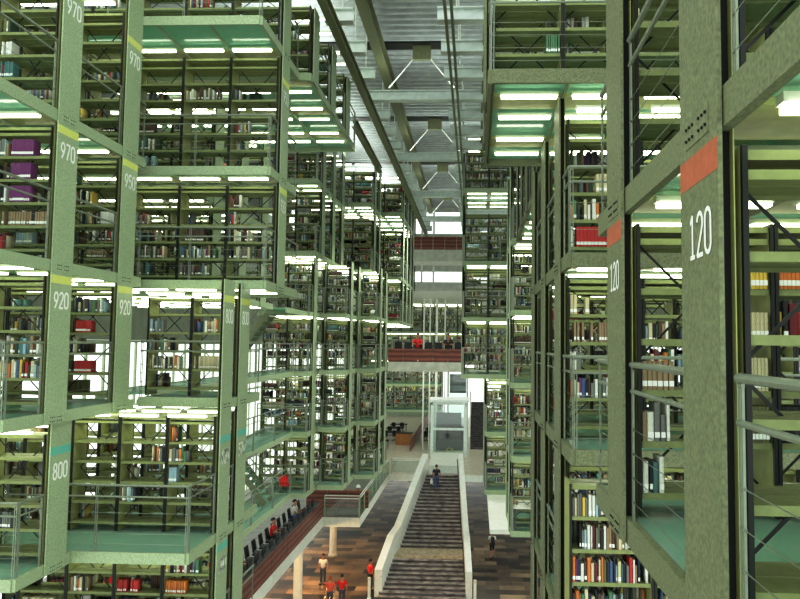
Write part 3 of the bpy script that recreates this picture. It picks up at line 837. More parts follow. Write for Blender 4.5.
# round white columns
for i, (pxx, pyy, yy, xx) in enumerate(((301, 599, 37.3, -9.2), (337, 552, 47.0, -9.3))):
    t = thing('round_column', ('nearer' if i == 0 else 'farther') + ' round white column carrying the mezzanine slab', 'column', W(xx, yy, -14), None, 'thing')
    b = MB(); b.lathe([(0.24, 0), (0.24, 4.08)], 'white', 16); b.obj('shaft', t)
    b = MB(); b.lathe([(0.32, 0.0), (0.32, 0.08), (0.26, 0.12)], 'concrete', 16); b.obj('base', t)

for i, x in enumerate((-4.6, -4.05, -3.45, -2.7)):
    t = thing('round_column', f"slim white column, {ORD[i + 1]} of four in front of the hall-end stack", 'column', W(x, 63.0, -9.4), None, 'thing')
    b = MB(); b.lathe([(0.07 if i != 2 else 0.11, 0.05), (0.07 if i != 2 else 0.11, 13.5)], 'white', 12); b.obj('shaft', t)
    b = MB(); b.lathe([(0.2, 0.0), (0.2, 0.05)], 'concrete', 12); b.obj('base', t)

# balcony glass railing
def glass_rail(p, q, label, z):
    p = Vector(W(p[0], p[1], z)); q = Vector(W(q[0], q[1], z)); d = q - p; L = d.length; u = d / L
    t = thing('glass_railing', label, 'railing', p, None, 'thing')
    n = max(2, int(L / 1.6) + 1)
    for i in range(n):
        b = MB(); b.bar(u * (L * i / (n - 1)), u * (L * i / (n - 1)) + Vector((0, 0, 1.1)), 0.06, 0.05, 'sage'); b.obj('post', t)
    for i in range(n - 1):
        b = MB(); b.bar(u * (L * i / (n - 1) + 0.05) + Vector((0, 0, 0.5)), u * (L * (i + 1) / (n - 1) - 0.05) + Vector((0, 0, 0.5)), 0.012, 0.86, 'glass'); b.obj('glass_panel', t)
    for h in (1.1, 0.95):
        b = MB(); b.tube(Vector((0, 0, h)), d + Vector((0, 0, h)), 0.03, 'white'); b.obj('top_rail', t)
glass_rail((-8.1, 38.4), (-6.22, 38.4), 'glass railing across the front of the projecting balcony', -9.35)
glass_rail((-6.2, 38.5), (-6.2, 51.4), 'long glass railing along the balcony edge beside the staircase', -9.35)
glass_rail((-6.0, 51.55), (-3.9, 51.55), 'short glass railing at the upper floor beside stair head', -9.4)

# ------------------------------------------------------------------ main staircase
Y0s, Y1s, G, TOP = 39.2, 51.5, -14.0, -9.4
def xl(y): return -5.26 + (y - 39.2) * 0.14
def xr(y): return -0.39 - (y - 39.2) * 0.061
t = thing('staircase', 'wide dark stone staircase tapering up between white parapets', 'staircase', W(0, 0, G), None, 'thing')
n1, n2 = 9, 20
rise = (TOP - G) / (n1 + n2 + 1)
yl0 = Y0s + 3.0; yl1 = yl0 + 1.6
prof = []
y = Y0s; z = 0
for i in range(n1): prof.append((y + 3.0 * i / n1, (i + 1) * rise, 3.0 / n1))
prof_l = (yl0, (n1 + 1) * rise, 1.6)
for i in range(n2): prof.append((yl1 + (Y1s - yl1) * i / n2, (n1 + 2 + i) * rise, (Y1s - yl1) / n2))
def slab(b, ya, yb_, z0, z1, m, inset=0.0):
    b.hexa([(xl(ya) + inset, ya, z0), (xr(ya) - inset, ya, z0), (xr(yb_) - inset, yb_, z0), (xl(yb_) + inset, yb_, z0),
            (xl(ya) + inset, ya, z1), (xr(ya) - inset, ya, z1), (xr(yb_) - inset, yb_, z1), (xl(yb_) + inset, yb_, z1)], m)
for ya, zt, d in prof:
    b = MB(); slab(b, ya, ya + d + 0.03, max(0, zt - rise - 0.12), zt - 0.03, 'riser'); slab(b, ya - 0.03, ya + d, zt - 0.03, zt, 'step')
    b.obj('step', t)
b = MB(); slab(b, yl0, yl1 + 0.02, prof_l[1] - 0.3, prof_l[1], 'landing'); b.obj('landing', t)
def nose(y):
    if y <= yl0: return (y - Y0s) / 3.0 * rise * n1
    if y <= yl1: return (n1 + 1) * rise
    return (n1 + 1) * rise + (y - yl1) / (Y1s - yl1) * rise * n2
for fx, sg in ((xl, -1), (xr, 1)):
    b = MB()
    pts = [Y0s + 0.4, yl0, yl1, Y1s + 0.3]
    for ya, yb_ in zip(pts[:-1], pts[1:]):
        a0, a1 = fx(ya), fx(yb_)
        w = 0.42 if sg < 0 else 0.36
        if sg < 0: a0 += 0.14; a1 += 0.14
        p = [(a0, ya, 0), (a0 + sg * w, ya, 0), (a1 + sg * w, yb_, 0), (a1, yb_, 0), (a0, ya, nose(ya) + 1.3), (a0 + sg * w, ya, nose(ya) + 1.3), (a1 + sg * w, yb_, nose(yb_) + 1.3), (a1, yb_, nose(yb_) + 1.3)]
        if sg < 0: p = [p[i] for i in (1, 0, 3, 2, 5, 4, 7, 6)]
        b.hexa(p, 'white')
    b.obj('parapet', t)
    hr = MB(); off = -sg * 0.07
    for ya, yb_ in zip(pts[:-1], pts[1:]): hr.tube((fx(ya) + off, ya, nose(ya) + 0.92), (fx(yb_) + off, yb_, nose(yb_) + 0.92), 0.03, 'dark')
    hr.obj('handrail', t)
for i, x in enumerate((-5.72, 0.1)):
    t2 = thing('bollard', f"white capped bollard at the stair foot, {'beside person in red' if i == 0 else 'open-floor side'}", 'bollard', W(x, 39.3, -14), None, 'thing')
    b = MB(); b.lathe([(0.13, 0), (0.13, 0.05), (0.085, 0.07), (0.085, 1.05)], 'white', 14); b.obj('post', t2)
    b = MB(); b.lathe([(0.1, 1.052), (0.1, 1.12), (0.05, 1.17)], 'concrete', 14); b.obj('cap', t2)

# plinth and glass vestibule at the stair head
t = thing('plinth', 'low pale teal plinth between stair head and glass vestibule', 'plinth', W(-2.12, 52.0, -9.4), None, 'thing')
b = MB(); b.box(-1.2, 1.15, 0, 6.2, 0.003, 0.5, 'beam'); b.obj('block', t)
b = MB(); b.box(-1.25, 1.2, -0.05, 6.25, 0.502, 0.56, 'white'); b.obj('coping', t)
t = thing('lift_vestibule', 'boxy glass lift vestibule with white frame at stair head', 'lift', W(-2.15, 59.2, -9.4), None, 'thing')
hw, dp, hh = 1.4, 2.6, 4.6
for sx in (-1, 1):
    for yy in (0, dp):
        b = MB(); b.box(sx * hw - 0.13, sx * hw + 0.13, yy - 0.13, yy + 0.13, 0.003, hh - 0.26, 'beam'); b.obj('post', t)
for z in (0.1, 2.35, hh - 0.13):
    b = MB(); b.box(-hw + 0.13, hw - 0.13, -0.1, 0.1, z - 0.1, z + 0.1, 'beam'); b.obj('rail', t)
b = MB(); b.box(-hw - 0.3, hw + 0.3, -0.3, dp + 0.3, hh, hh + 0.2, 'beam'); b.obj('roof', t)
for z0, z1 in ((0.22, 2.23), (2.47, hh - 0.3)):
    b = MB(); b.box(-hw + 0.14, hw - 0.14, -0.015, 0.015, z0, z1, 'glass'); b.obj('glass_panel', t)
b = MB(); b.box(-hw + 0.2, hw - 0.2, dp - 0.1, dp - 0.04, 0.2, 2.3, 'gray'); b.obj('back_panel', t)
b = MB(); b.box(-hw + 0.35, hw - 0.35, 0.2, 0.26, 2.55, 3.7, 'gray'); b.obj('screen', t)
for sx in (-1, 1):
    b = MB(); b.box(sx * hw - 0.015, sx * hw + 0.015, 0.15, dp - 0.15, 0.2, hh - 0.3, 'glass'); b.obj('glass_panel', t)
M['yellow'] = mat('yellow_board', srgb(214, 196, 70), 0.5)
t = thing('warning_board', 'folded yellow warning board inside the glass vestibule', 'sign', W(-2.1, 60.3, -9.39), None, 'thing')
for sx in (-1, 1):
    b = MB(); b.bar((sx * 0.75, 0, 0.02), (sx * 0.06, 0, 0.62), 0.5, 0.05, 'yellow'); b.obj('leaf', t)

# far lift tower, counters, desk
t = thing('lift_tower', 'distant teal glass lift tower behind the vestibule', 'lift', W(-1.75, 73, -9.4), None, 'thing')
for sx in (-1, 1):
    b = MB(); b.box(sx * 1.0 - 0.1, sx * 1.0 + 0.1, -0.1, 0.1, 0.003, 6.6, 'beam'); b.obj('post', t)
b = MB(); b.box(-0.88, 0.88, -0.02, 0.02, 0.1, 6.4, 'glass'); b.obj('glass_panel', t)
b = MB(); b.box(-0.85, 0.85, 0.3, 1.6, 4.4, 6.3, 'gray'); b.obj('lift_car', t)
b = MB(); b.box(-1.15, 1.15, -0.15, 1.8, 6.62, 6.85, 'white'); b.obj('roof', t)
t = thing('reception_desk', 'orange-brown wooden reception desk on the upper pale floor', 'desk', W(-6.6, 66.0, -9.4), None, 'thing')
b = MB(); b.box(-0.75, 0.75, -0.05, 0.0, 0.003, 1.05, 'wood'); b.obj('front_panel', t)
b = MB(); b.box(-0.85, 0.85, -0.12, 0.75, 1.052, 1.1, 'black'); b.obj('worktop', t)
for sx in (-1, 1):
    b = MB(); b.box(sx * 0.72 - 0.03, sx * 0.72 + 0.03, 0.01, 0.7, 0.003, 1.05, 'wood'); b.obj('side_panel', t)
t = thing('service_counter', 'white service counter with black sunken top at balcony end', 'counter', W(-7.6, 53.3, -9.4), None, 'thing')
for q in ((-0.75, 0.75, 0, 0.06), (-0.75, 0.75, 1.84, 1.9)):
    b = MB(); b.box(*q, 0.003, 1.1, 'white'); b.obj('side_panel', t)
for sx in (-1, 1):
    b = MB(); b.box(sx * 0.72 - 0.03, sx * 0.72 + 0.03, 0.07, 1.83, 0.003, 1.1, 'wood'); b.obj('end_panel', t)
b = MB(); b.box(-0.68, 0.68, 0.07, 1.83, 0.98, 1.02, 'black'); b.obj('worktop', t)
t = thing('study_parapet', 'distant brown parapet on the upper floor beyond reception desk', 'parapet', W(-5.6, 62.0, -9.4), None, 'thing')
for i in range(6):
    b = MB(); b.box(-0.05, 0.0, i * 4 + 0.02, i * 4 + 3.98, 0.003, 1.0, 'brownpanel'); b.obj('parapet_panel', t)

# second stair beyond the vestibule and reading tables on the upper floor
t = thing('staircase', 'distant dark staircase rising beyond the glass vestibule', 'staircase', W(-0.35, 64.0, -9.4), None, 'thing')
for i in range(22):
    b = MB(); b.box(0, 1.5, i * 0.42, i * 0.42 + 0.45, max(0.003, i * 0.16 - 0.15), (i + 1) * 0.16, 'riser'); b.obj('step', t)
for sx in (-0.14, 1.52):
    b = MB(); b.hexa([(sx, 0, 0.003), (sx + .12, 0, 0.003), (sx + .12, 9.3, 0.003), (sx, 9.3, 0.003), (sx, 0, 1.1), (sx + .12, 0, 1.1), (sx + .12, 9.3, 4.6), (sx, 9.3, 4.6)], 'white'); b.obj('parapet', t)
tb = MB(); tb.box(-0.9, 0.9, -0.45, 0.45, 0.7, 0.74, 'black_and_shade'); TBT = tb.mesh('table_top')
tb = MB(); tb.tube((0, 0, 0.003), (0, 0, 0.7), 0.022, 'gray', 8); TBL = tb.mesh('leg')
k = 0
for y in (60.5, 63.5, 69.5, 73.0, 76.5):
    for x in (-8.6, -11.2) if y < 66 else (-4.2, -8.2, -10.6):
        k += 1
        t = thing('reading_table', f'black-topped reading table, {ORD[k]} on the pale upper floor', 'table', W(x, y, -9.4), 'reading tables on the upper floor', 'thing')
        link('table_top', TBT, t)
        for sx in (-1, 1):
            for sy in (-1, 1): link('leg', TBL, t, (sx * 0.8, sy * 0.38, 0))
UPPER = [(x, y) for y in (60.5, 63.5, 69.5, 73.0, 76.5) for x in ((-8.6, -11.2) if y < 66 else (-4.2, -8.2, -10.6))]

# ------------------------------------------------------------------ chairs and people
def chair_parts():
    P = {}
    b = MB(); b.box(-0.24, 0.24, -0.23, 0.25, 0.43, 0.5, 'black'); b.box(-0.22, 0.22, -0.2, 0.22, 0.5, 0.525, 'gray'); P['seat'] = b
    b = MB(); b.hexa([(-0.22, -0.22, 0.58), (0.22, -0.22, 0.58), (0.22, -0.17, 0.58), (-0.22, -0.17, 0.58), (-0.2, -0.3, 1.02), (0.2, -0.3, 1.02), (0.2, -0.25, 1.02), (-0.2, -0.25, 1.02)], 'black')
    b.box(-0.03, 0.03, -0.26, -0.22, 0.45, 0.6, 'black'); P['backrest'] = b
    b = MB(); b.lathe([(0.035, 0.1), (0.035, 0.3), (0.025, 0.31), (0.025, 0.43)], 'gray', 10); P['stem'] = b
    b = MB()
    for i in range(5):
        a = i * 2 * math.pi / 5; c, s_ = math.cos(a), math.sin(a)
        b.bar((0.02 * c, 0.02 * s_, 0.11), (0.3 * c, 0.3 * s_, 0.07), 0.05, 0.03, 'black'); b.tube((0.3 * c - 0.02 * s_, 0.3 * s_ + 0.02 * c, 0.03), (0.3 * c + 0.02 * s_, 0.3 * s_ - 0.02 * c, 0.03), 0.03, 'black', 8)
    P['star_base'] = b
    return {k: v.mesh(k) for k, v in P.items()}
CH = chair_parts()
def office_chair(x, y, z, rz, label, grp):
    t = thing('office_chair', label, 'chair', W(x, y, z), grp, 'thing', rz)
    for k, me in CH.items(): link(k, me, t)

def skin_mesh(name, V, E, Rr, mats, sub=1):
    me = bpy.data.meshes.new(name); me.from_pydata(V, E, []); me.update()
    o = bpy.data.objects.new(name, me); COL.objects.link(o)
    md = o.modifiers.new('s', 'SKIN'); md.use_smooth_shade = True
    if not me.skin_vertices: me.skin_vertices.new() if hasattr(me.skin_vertices, 'new') else None
    for i, sv in enumerate(me.skin_vertices[0].data):
        r_ = Rr[i]; sv.radius = r_ if isinstance(r_, tuple) else (r_, r_); sv.use_root = (i == 0)
    if sub: o.modifiers.new('u', 'SUBSURF').render_levels = sub; o.modifiers[-1].levels = sub
    bpy.context.view_layer.update()
    dg = bpy.context.evaluated_depsgraph_get()
    out = bpy.data.meshes.new_from_object(o.evaluated_get(dg), depsgraph=dg)
    bpy.data.objects.remove(o); bpy.data.meshes.remove(me)
    out.name = name; out.materials.clear()
    for m_ in mats: out.materials.append(M[m_])
    for p in out.polygons: p.use_smooth = True
    return out

def person(x, y, z, rz, label, top, legs, hair, pose='stand', shorts=False, long_hair=False, scale=1.0):
    """figure facing +Y before turning"""
    sit = pose == 'sit'
    V, E, RR = [], [], []
    def add(p, r_, parent=None):
        V.append(p); RR.append(r_)
        if parent is not None: E.append((parent, len(V) - 1))
        return len(V) - 1
    pz = 0.68 if sit else 0.93
    lean = 0.07 if sit else (0.02 if pose == 'walk' else 0.0)
    if pose == 'climb': lean = 0.1
    pel = add((0, 0, pz), (0.13, 0.1))
    wa = add((0, lean * .4, pz + 0.18), (0.12, 0.09), pel)
    ch = add((0, lean, pz + 0.38), (0.14, 0.1), wa)
    ne = add((0, lean + .01, pz + 0.54), 0.052, ch)
    h1 = add((0, lean + .03, pz + 0.62), 0.07, ne)
    h2 = add((0, lean + .03, pz + 0.7), (0.078, 0.095), h1)
    h3 = add((0, lean + .02, pz + 0.78), (0.06, 0.07), h2)
    add((0, lean + .135, pz + 0.67), 0.014, h2)
    for s_ in (-1, 1): add((s_ * 0.09, lean + .02, pz + 0.68), 0.014, h2)
    arms = []; legsj = []
    for s_ in (-1, 1):
        sh = (s_ * 0.19, lean, pz + 0.44)
        if sit: el = (s_ * 0.25, lean + 0.12, pz + 0.2); wr = (s_ * 0.16, lean + 0.36, pz + 0.24); hd = (s_ * 0.13, lean + 0.44, pz + 0.24)
        elif pose == 'walk': el = (s_ * 0.25, lean - 0.06 * s_, pz + 0.18); wr = (s_ * 0.25, lean + 0.1 - 0.08 * s_, pz - 0.04); hd = (s_ * 0.25, lean + 0.13 - 0.09 * s_, pz - 0.12)
        else: el = (s_ * 0.25, lean - 0.03, pz + 0.17); wr = (s_ * 0.26, lean + 0.05, pz - 0.06); hd = (s_ * 0.26, lean + 0.07, pz - 0.14)
        a = add(sh, 0.058, ch); b_ = add(el, 0.043, a); c = add(wr, 0.03, b_); d = add(hd, (0.036, 0.022), c)
        dirv = (Vector(hd) - Vector(wr)).normalized()
        for k, (o, l) in enumerate(((-0.026, 0.065), (-0.009, 0.078), (0.009, 0.074), (0.026, 0.058))):
            f0 = Vector(hd) + dirv * 0.035 + Vector((0, o, 0)) if not sit else Vector(hd) + dirv * 0.035 + Vector((o, 0, 0))
            f1 = f0 + dirv * l * .55 + Vector((-s_ * 0.006, 0, 0)); f2 = f0 + dirv * l + Vector((-s_ * 0.02, 0, 0))
            q = add(tuple(f0), 0.009, d); q = add(tuple(f1), 0.0085, q); add(tuple(f2), 0.008, q)
        tv = Vector(hd) + Vector((0 if not sit else -s_ * 0.03, 0.03 if not sit else 0, 0))
        q = add(tuple(tv), 0.01, d); add(tuple(tv + dirv * 0.035 + Vector((-s_ * .012, 0.018, 0))), 0.009, q)
        arms.append((sh, el, wr))
        hp = (s_ * 0.09, 0, pz - 0.05)
        if sit: kn = (s_ * 0.11, 0.43, pz - 0.02); an = (s_ * 0.11, 0.4, 0.09); to = (s_ * 0.12, 0.54, 0.035)
        elif pose in ('walk', 'climb'): kn = (s_ * 0.09, 0.1 + 0.08 * s_, 0.5); an = (s_ * 0.09, 0.15 * s_, 0.09); to = (s_ * 0.1, 0.15 * s_ + 0.14, 0.035)
        else: kn = (s_ * 0.1, 0.02, 0.49); an = (s_ * 0.11, -0.02, 0.08); to = (s_ * 0.13, 0.12, 0.035)
        a = add(hp, 0.078, pel); b_ = add(kn, 0.055, a); c = add(an, 0.036, b_); add(to, 0.034, c)
        legsj.append((hp, kn, an))
    body = skin_mesh('person', V, E, RR, ['skin'], 1)
    o = link('person', body, None, W(x, y, z)); o.rotation_euler = (0, 0, rz); o.scale = (scale,) * 3
    tag(o, label, 'person', None, 'thing')
    # shirt
    V2 = [(0, 0, pz - 0.04), (0, lean * .4, pz + .18), (0, lean, pz + .4), (0, lean + .005, pz + .49)]; E2 = [(0, 1), (1, 2), (2, 3)]; R2 = [(.16, .125), (.15, .118), (.168, .125), (.085, .08)]
    for sh, el, wr in arms:
        i = len(V2); mid = tuple(Vector(sh).lerp(Vector(el), 0.75))
        V2 += [sh, mid]; E2 += [(2, i), (i, i + 1)]; R2 += [.076, .066]
    link('shirt', skin_mesh('shirt', V2, E2, R2, [top], 1), o)
    V3 = [(0, 0, pz + 0.02)]; E3 = []; R3 = [(.15, .118)]
    for hp, kn, an in legsj:
        i = len(V3); end = tuple(Vector(kn).lerp(Vector(an), 0.12 if shorts else 0.93))
        V3 += [hp, kn, end]; E3 += [(0, i), (i, i + 1), (i + 1, i + 2)]; R3 += [.098, .072, .06]
    link('trousers', skin_mesh('trousers', V3, E3, R3, [legs], 1), o)
    b = MB(); n = 14; hz = pz + 0.71; hy = lean + 0.012
    rings = [(0.094, -0.1 if long_hair else -0.02, -0.035), (0.1, 0.03, -0.012), (0.088, 0.075, 0.0), (0.05, 0.112, 0.0), (0.004, 0.122, 0.0)]
    for rr, zz, yo in rings:
        for i in range(n):
            a = 2 * math.pi * i / n; b.v.append((rr * 0.92 * math.cos(a), hy + yo + rr * 1.12 * math.sin(a) - 0.012, hz + zz))
    for j in range(len(rings) - 1):
        for i in range(n):
            i2 = (i + 1) % n
            if j == 0 and math.sin(2 * math.pi * (i + .5) / n) > 0.35: continue
            b.f.append((j * n + i, j * n + i2, (j + 1) * n + i2, (j + 1) * n + i)); b.m.append(b.mi(hair))
    b.obj('hair', o, smooth=True)
    for s_ in (-1, 1):
        b = MB(); b.lathe([(0.002, -0.009), (0.009, 0), (0.002, 0.009)], 'black', 8, s_ * 0.034, lean + 0.122); b.obj('eye', o, (0, 0, pz + 0.705))
        b = MB(); b.box(s_ * 0.1 - 0.045, s_ * 0.1 + 0.045, -0.07, 0.17, 0, 0.07, 'black')
        hp, kn, an = legsj[0 if s_ < 0 else 1]
        b.obj('shoe', o, (an[0] - s_ * 0.1, an[1], 0.0 if pose != 'x' else 0))
    b = MB(); b.box(-0.025, 0.025, lean + 0.108, lean + 0.122, pz + 0.628, pz + 0.636, 'c_coral'); b.obj('mouth', o)
    return o

PI = math.pi
person(-8.75, 41.4, -14, PI, 'person in white shirt and gray jeans standing under the mezzanine', 'c_white', 'c_denim', 'hairdark')
person(-7.55, 37.6, -14, 0.3, 'auburn-haired person in patterned coral top walking beside red-shirted companion', 'c_coral', 'c_denim', 'hairred', 'walk', long_hair=True)
person(-6.98, 37.9, -14, 0.1, 'person in bright red shirt with denim walking beneath the parapet', 'c_red', 'c_denim', 'hairdark', 'walk')
person(-5.85, 40.6, -14, -0.9, 'person in red shirt and dark trousers waiting beside the stair-foot bollard', 'c_red', 'c_dark', 'hairdark')
pb = person(1.23, 47.2, -14, 0.1, 'person in white shirt with dark backpack walking away on dark floor', 'c_white', 'c_dark', 'hairdark', 'walk', shorts=True)
person(-2.62, 49.4, -14 + nose(49.4) + 0.12, 0.0, 'person in dark clothes climbing the staircase', 'c_dark', 'c_blue', 'hairdark', 'climb')
# backpack and bag
t = thing('backpack', 'dark backpack worn over a white shirt', 'backpack', W(1.23, 47.2, -14), None, 'thing', 0.1)
b = MB(); b.hexa([(-0.14, -0.33, 0.95), (0.14, -0.33, 0.95), (0.14, -0.16, 0.95), (-0.14, -0.16, 0.95), (-0.11, -0.27, 1.4), (0.11, -0.27, 1.4), (0.11, -0.15, 1.4), (-0.11, -0.15, 1.4)], 'c_dark'); b.obj('main_pouch', t)
b = MB(); b.box(-0.1, 0.1, -0.38, -0.335, 0.98, 1.16, 'black'); b.obj('front_pocket', t)
for s_ in (-1, 1):
    b = MB(); b.bar((s_ * 0.09, -0.15, 1.36), (s_ * 0.1, 0.14, 1.42), 0.04, 0.012, 'black'); b.bar((s_ * 0.1, 0.14, 1.42), (s_ * 0.12, 0.14, 1.1), 0.04, 0.012, 'black'); b.obj('strap', t)
t = thing('shoulder_bag', 'small white bag carried by the climbing person', 'bag', W(-2.95, 49.32, -14 + nose(49.4) + 0.62), None, 'thing')
b = MB(); b.hexa([(-0.09, -0.16, 0), (0.09, -0.16, 0), (0.09, 0.16, 0), (-0.09, 0.16, 0), (-0.05, -0.14, 0.3), (0.05, -0.14, 0.3), (0.05, 0.14, 0.3), (-0.05, 0.14, 0.3)], 'c_white'); b.obj('pouch', t)
b = MB(); b.tube((0, -0.12, 0.3), (0.02, 0, 0.6), 0.012, 'black', 6); b.tube((0.02, 0, 0.6), (0, 0.12, 0.3), 0.012, 'black', 6); b.obj('strap', t)

occ = {4: ('auburn-haired person in white seated at the mezzanine counter', 'c_white', 'c_denim', 'hairred'),
       6: ('dark-haired person in gray seated at the mezzanine counter', 'gray', 'c_dark', 'hairdark'),
       11: ('dark-haired person in red seated at the mezzanine counter', 'c_red', 'c_dark', 'hairdark'),
       15: ('person in pale blue-white top seated at the far end of mezzanine counter', 'c_white', 'c_blue', 'hairdark')}
for i in range(18):
    y = 21.4 + i * 0.94
    office_chair(-9.05, y, -9.35, -PI / 2, f"black office chair, {ORD[i + 1]} along the mezzanine counter", 'black chairs along the mezzanine counter')
    if i in occ:
        l, a, c, h = occ[i]
        person(-9.08, y, -9.35, -PI / 2, l, a, c, h, 'sit')
# computer screens on the counter
def monitor(x, y, z, rz, label, grp):
    t = thing('computer_monitor', label, 'monitor', W(x, y, z), grp, 'thing', rz)
    b = MB(); b.box(-0.24, 0.24, -0.02, 0.02, 0.12, 0.45, 'black'); b.obj('screen', t)
    b = MB(); b.box(-0.02, 0.02, -0.01, 0.03, 0.01, 0.14, 'gray'); b.obj('stem', t)
    b = MB(); b.box(-0.1, 0.1, -0.07, 0.09, 0.0, 0.012, 'gray'); b.obj('foot', t)
for i in range(17):
    monitor(-8.42, 21.85 + i * 0.94, -8.607, PI / 2, f"black computer monitor, {ORD[i + 1]} along the mezzanine counter", 'monitors along the mezzanine counter')
for i in range(4):
    t = thing('desk_lamp', f"small white desk lamp, {ORD[i + 1]} on the dark brown partition", 'lamp', W(-9.2 + i * 0.85, 40.7, -8.45), 'lamps on the brown partition', 'thing')
    b = MB(); b.lathe([(0.07, 0.0), (0.07, 0.02), (0.015, 0.03), (0.015, 0.22)], 'gray', 10); b.obj('base', t)
    b = MB(); b.lathe([(0.14, 0.2), (0.08, 0.34), (0.05, 0.36)], 'white', 12); b.obj('lamp_shade', t)
for i, (x, y) in enumerate(((-15.2, 25.6), (-15.9, 27.0), (-13.0, 25.4), (-14.2, 26.7), (-7.55, 28.12))):
    t = thing('red_chair', f"red padded chair, {ORD[i + 1]} beside the white study tables below the 800-marked stack" if i < 4 else 'lone red padded chair on low deck of the stair-side stack', 'chair', W(x, y, -9.35 if i < 4 else -5.93), 'red chairs under the 800-marked stack', 'thing', 0.5)
    if i == 4: t.scale = (0.6, 0.6, 0.6)
    b = MB(); b.box(-0.3, 0.3, -0.3, 0.3, 0.4, 0.5, 'c_red'); b.obj('seat', t)
    b = MB(); b.hexa([(-0.3, 0.26, 0.52), (0.3, 0.26, 0.52), (0.3, 0.32, 0.52), (-0.3, 0.32, 0.52), (-0.28, 0.36, 1.0), (0.28, 0.36, 1.0), (0.28, 0.41, 1.0), (-0.28, 0.41, 1.0)], 'c_red'); b.obj('backrest', t)
    for sx in (-1, 1):
        for sy in (-1, 1):
            b = MB(); b.tube((sx * 0.25, sy * 0.25, 0.005), (sx * 0.25, sy * 0.25, 0.4), 0.018, 'gray', 8); b.obj('leg', t)
for i, (x, y) in enumerate(((-14.6, 24.4), (-15.6, 28.4))):
    t = thing('study_table', f"white study table, {'nearer' if i == 0 else 'farther'} of two among red chairs", 'table', W(x, y, -9.35), None, 'thing')
    b = MB(); b.box(-0.9, 0.9, -0.5, 0.5, 0.7, 0.74, 'white'); b.obj('table_top', t)
    for sx in (-1, 1):
        for sy in (-1, 1):
            b = MB(); b.tube((sx * 0.8, sy * 0.42, 0.005), (sx * 0.8, sy * 0.42, 0.698), 0.022, 'gray', 8); b.obj('leg', t)
for i, (x, y) in enumerate(UPPER):
    for j, sx in enumerate((-0.45, 0.45)):
        office_chair(x + sx, y - 0.75, -9.4, 0, f"black office chair, {'inner' if j else 'outer'} seat of {ORD[i + 1]} upper-floor reading table", 'black chairs at the reading tables')
# bridge seating
for i in range(7):
    office_chair(-4.2 + i * 0.55, 38.05, -0.9, PI, f"black office chair, {ORD[i + 1]} along the lower study bridge", 'black chairs on the lower bridge')
person(-3.1, 38.05, -0.9, PI, 'person in red seated on the lower study bridge', 'c_red', 'c_dark', 'hairdark', 'sit')
person(-1.45, 38.05, -0.9, PI, 'person in dark clothes seated on the lower study bridge', 'c_dark', 'c_dark', 'hairdark', 'sit')
for i in range(5):
    office_chair(-4.2 + i * 0.8, 49.2, 6.57, PI, f"black office chair, {ORD[i + 1]} along the upper study bridge", 'black chairs on the upper bridge')
# readers in the stacks
t = thing('reading_desk', 'pale reading desk on low deck of the corner-reading stack', 'desk', W(1.9, 23.55, -6.03), None, 'thing')
b = MB(); b.box(-0.6, 0.6, -0.22, 0.22, 0.7, 0.74, 'white'); b.obj('desk_top', t)
for sx in (-1, 1):
    b = MB(); b.box(sx * 0.55 - 0.02, sx * 0.55 + 0.02, -0.2, 0.2, 0.003, 0.698, 'gray'); b.obj('leg', t)
person(2.2, 24.6, -6.03, PI, 'auburn-haired person in white leaning over the pale reading desk', 'c_white', 'c_dark', 'hairred', 'stand')

# ------------------------------------------------------------------ light
w = bpy.data.worlds.new('sky'); sc.world = w; w.use_nodes = True
bg = w.node_tree.nodes['Background']; bg.inputs['Color'].default_value = (0.93, 1.0, 0.95, 1); bg.inputs['Strength'].default_value = 1.6
def area(name, loc, rot, sx, sy, e, col=(1, 1, 1)):
    l = bpy.data.lights.new(name, 'AREA'); l.shape = 'RECTANGLE'; l.size = sx; l.size_y = sy; l.energy = e; l.color = col
    o = bpy.data.objects.new(name, l); COL.objects.link(o); o.location = W(*loc); o.rotation_euler = rot
    return o
for yy in (26, 33, 40, 47):
    l = bpy.data.lights.new('warm_lamp', 'POINT'); l.energy = 420; l.color = (1.0, 0.55, 0.22); l.shadow_soft_size = 0.2
    o = bpy.data.objects.new('warm_lamp', l); COL.objects.link(o); o.location = W(-9.6, yy, -10.2)
for i, (x, y, sx, sy) in enumerate(((-6.2, 20, 2, 8), (-7.0, 32, 2, 8), (-6.5, 44, 2, 8), (3, 18, 3, 6), (3.0, 34, 3, 8), (3.0, 46, 3, 8))):
    area('ceiling_fill', (x, y, 9.0 if x < 0 else 9.4), (PI, 0, 0), sx, sy, 240, (0.95, 1.0, 0.97))  # added fill without fixtures, hidden above the stacks to brighten the ceiling
for i, yy in enumerate((23.75, 31.67, 39.59, 47.51)):
    area('beam_top_fill', (-1.6, yy, 8.85), (PI, 0, 0), 3.4, 0.22, 32, (0.95, 1.0, 0.98))  # added fill hidden on top of the cross beams, no real luminaire
    if i == 3: continue
    l = bpy.data.lights.new('hall_fill_spot', 'SPOT'); l.energy = 2600; l.spot_size = R(95); l.spot_blend = 0.6; l.shadow_soft_size = 0.08; l.color = (1, 0.98, 0.94)  # added spot with no fixture, brings light down to stairs and floor
    o = bpy.data.objects.new('hall_fill_spot', l); COL.objects.link(o); o.location = W(-2.6, yy, 8.35)
area('upper_floor_light', (-2, 62, -2.2), (0, 0, 0), 10, 14, 330, (1, 0.98, 0.92))

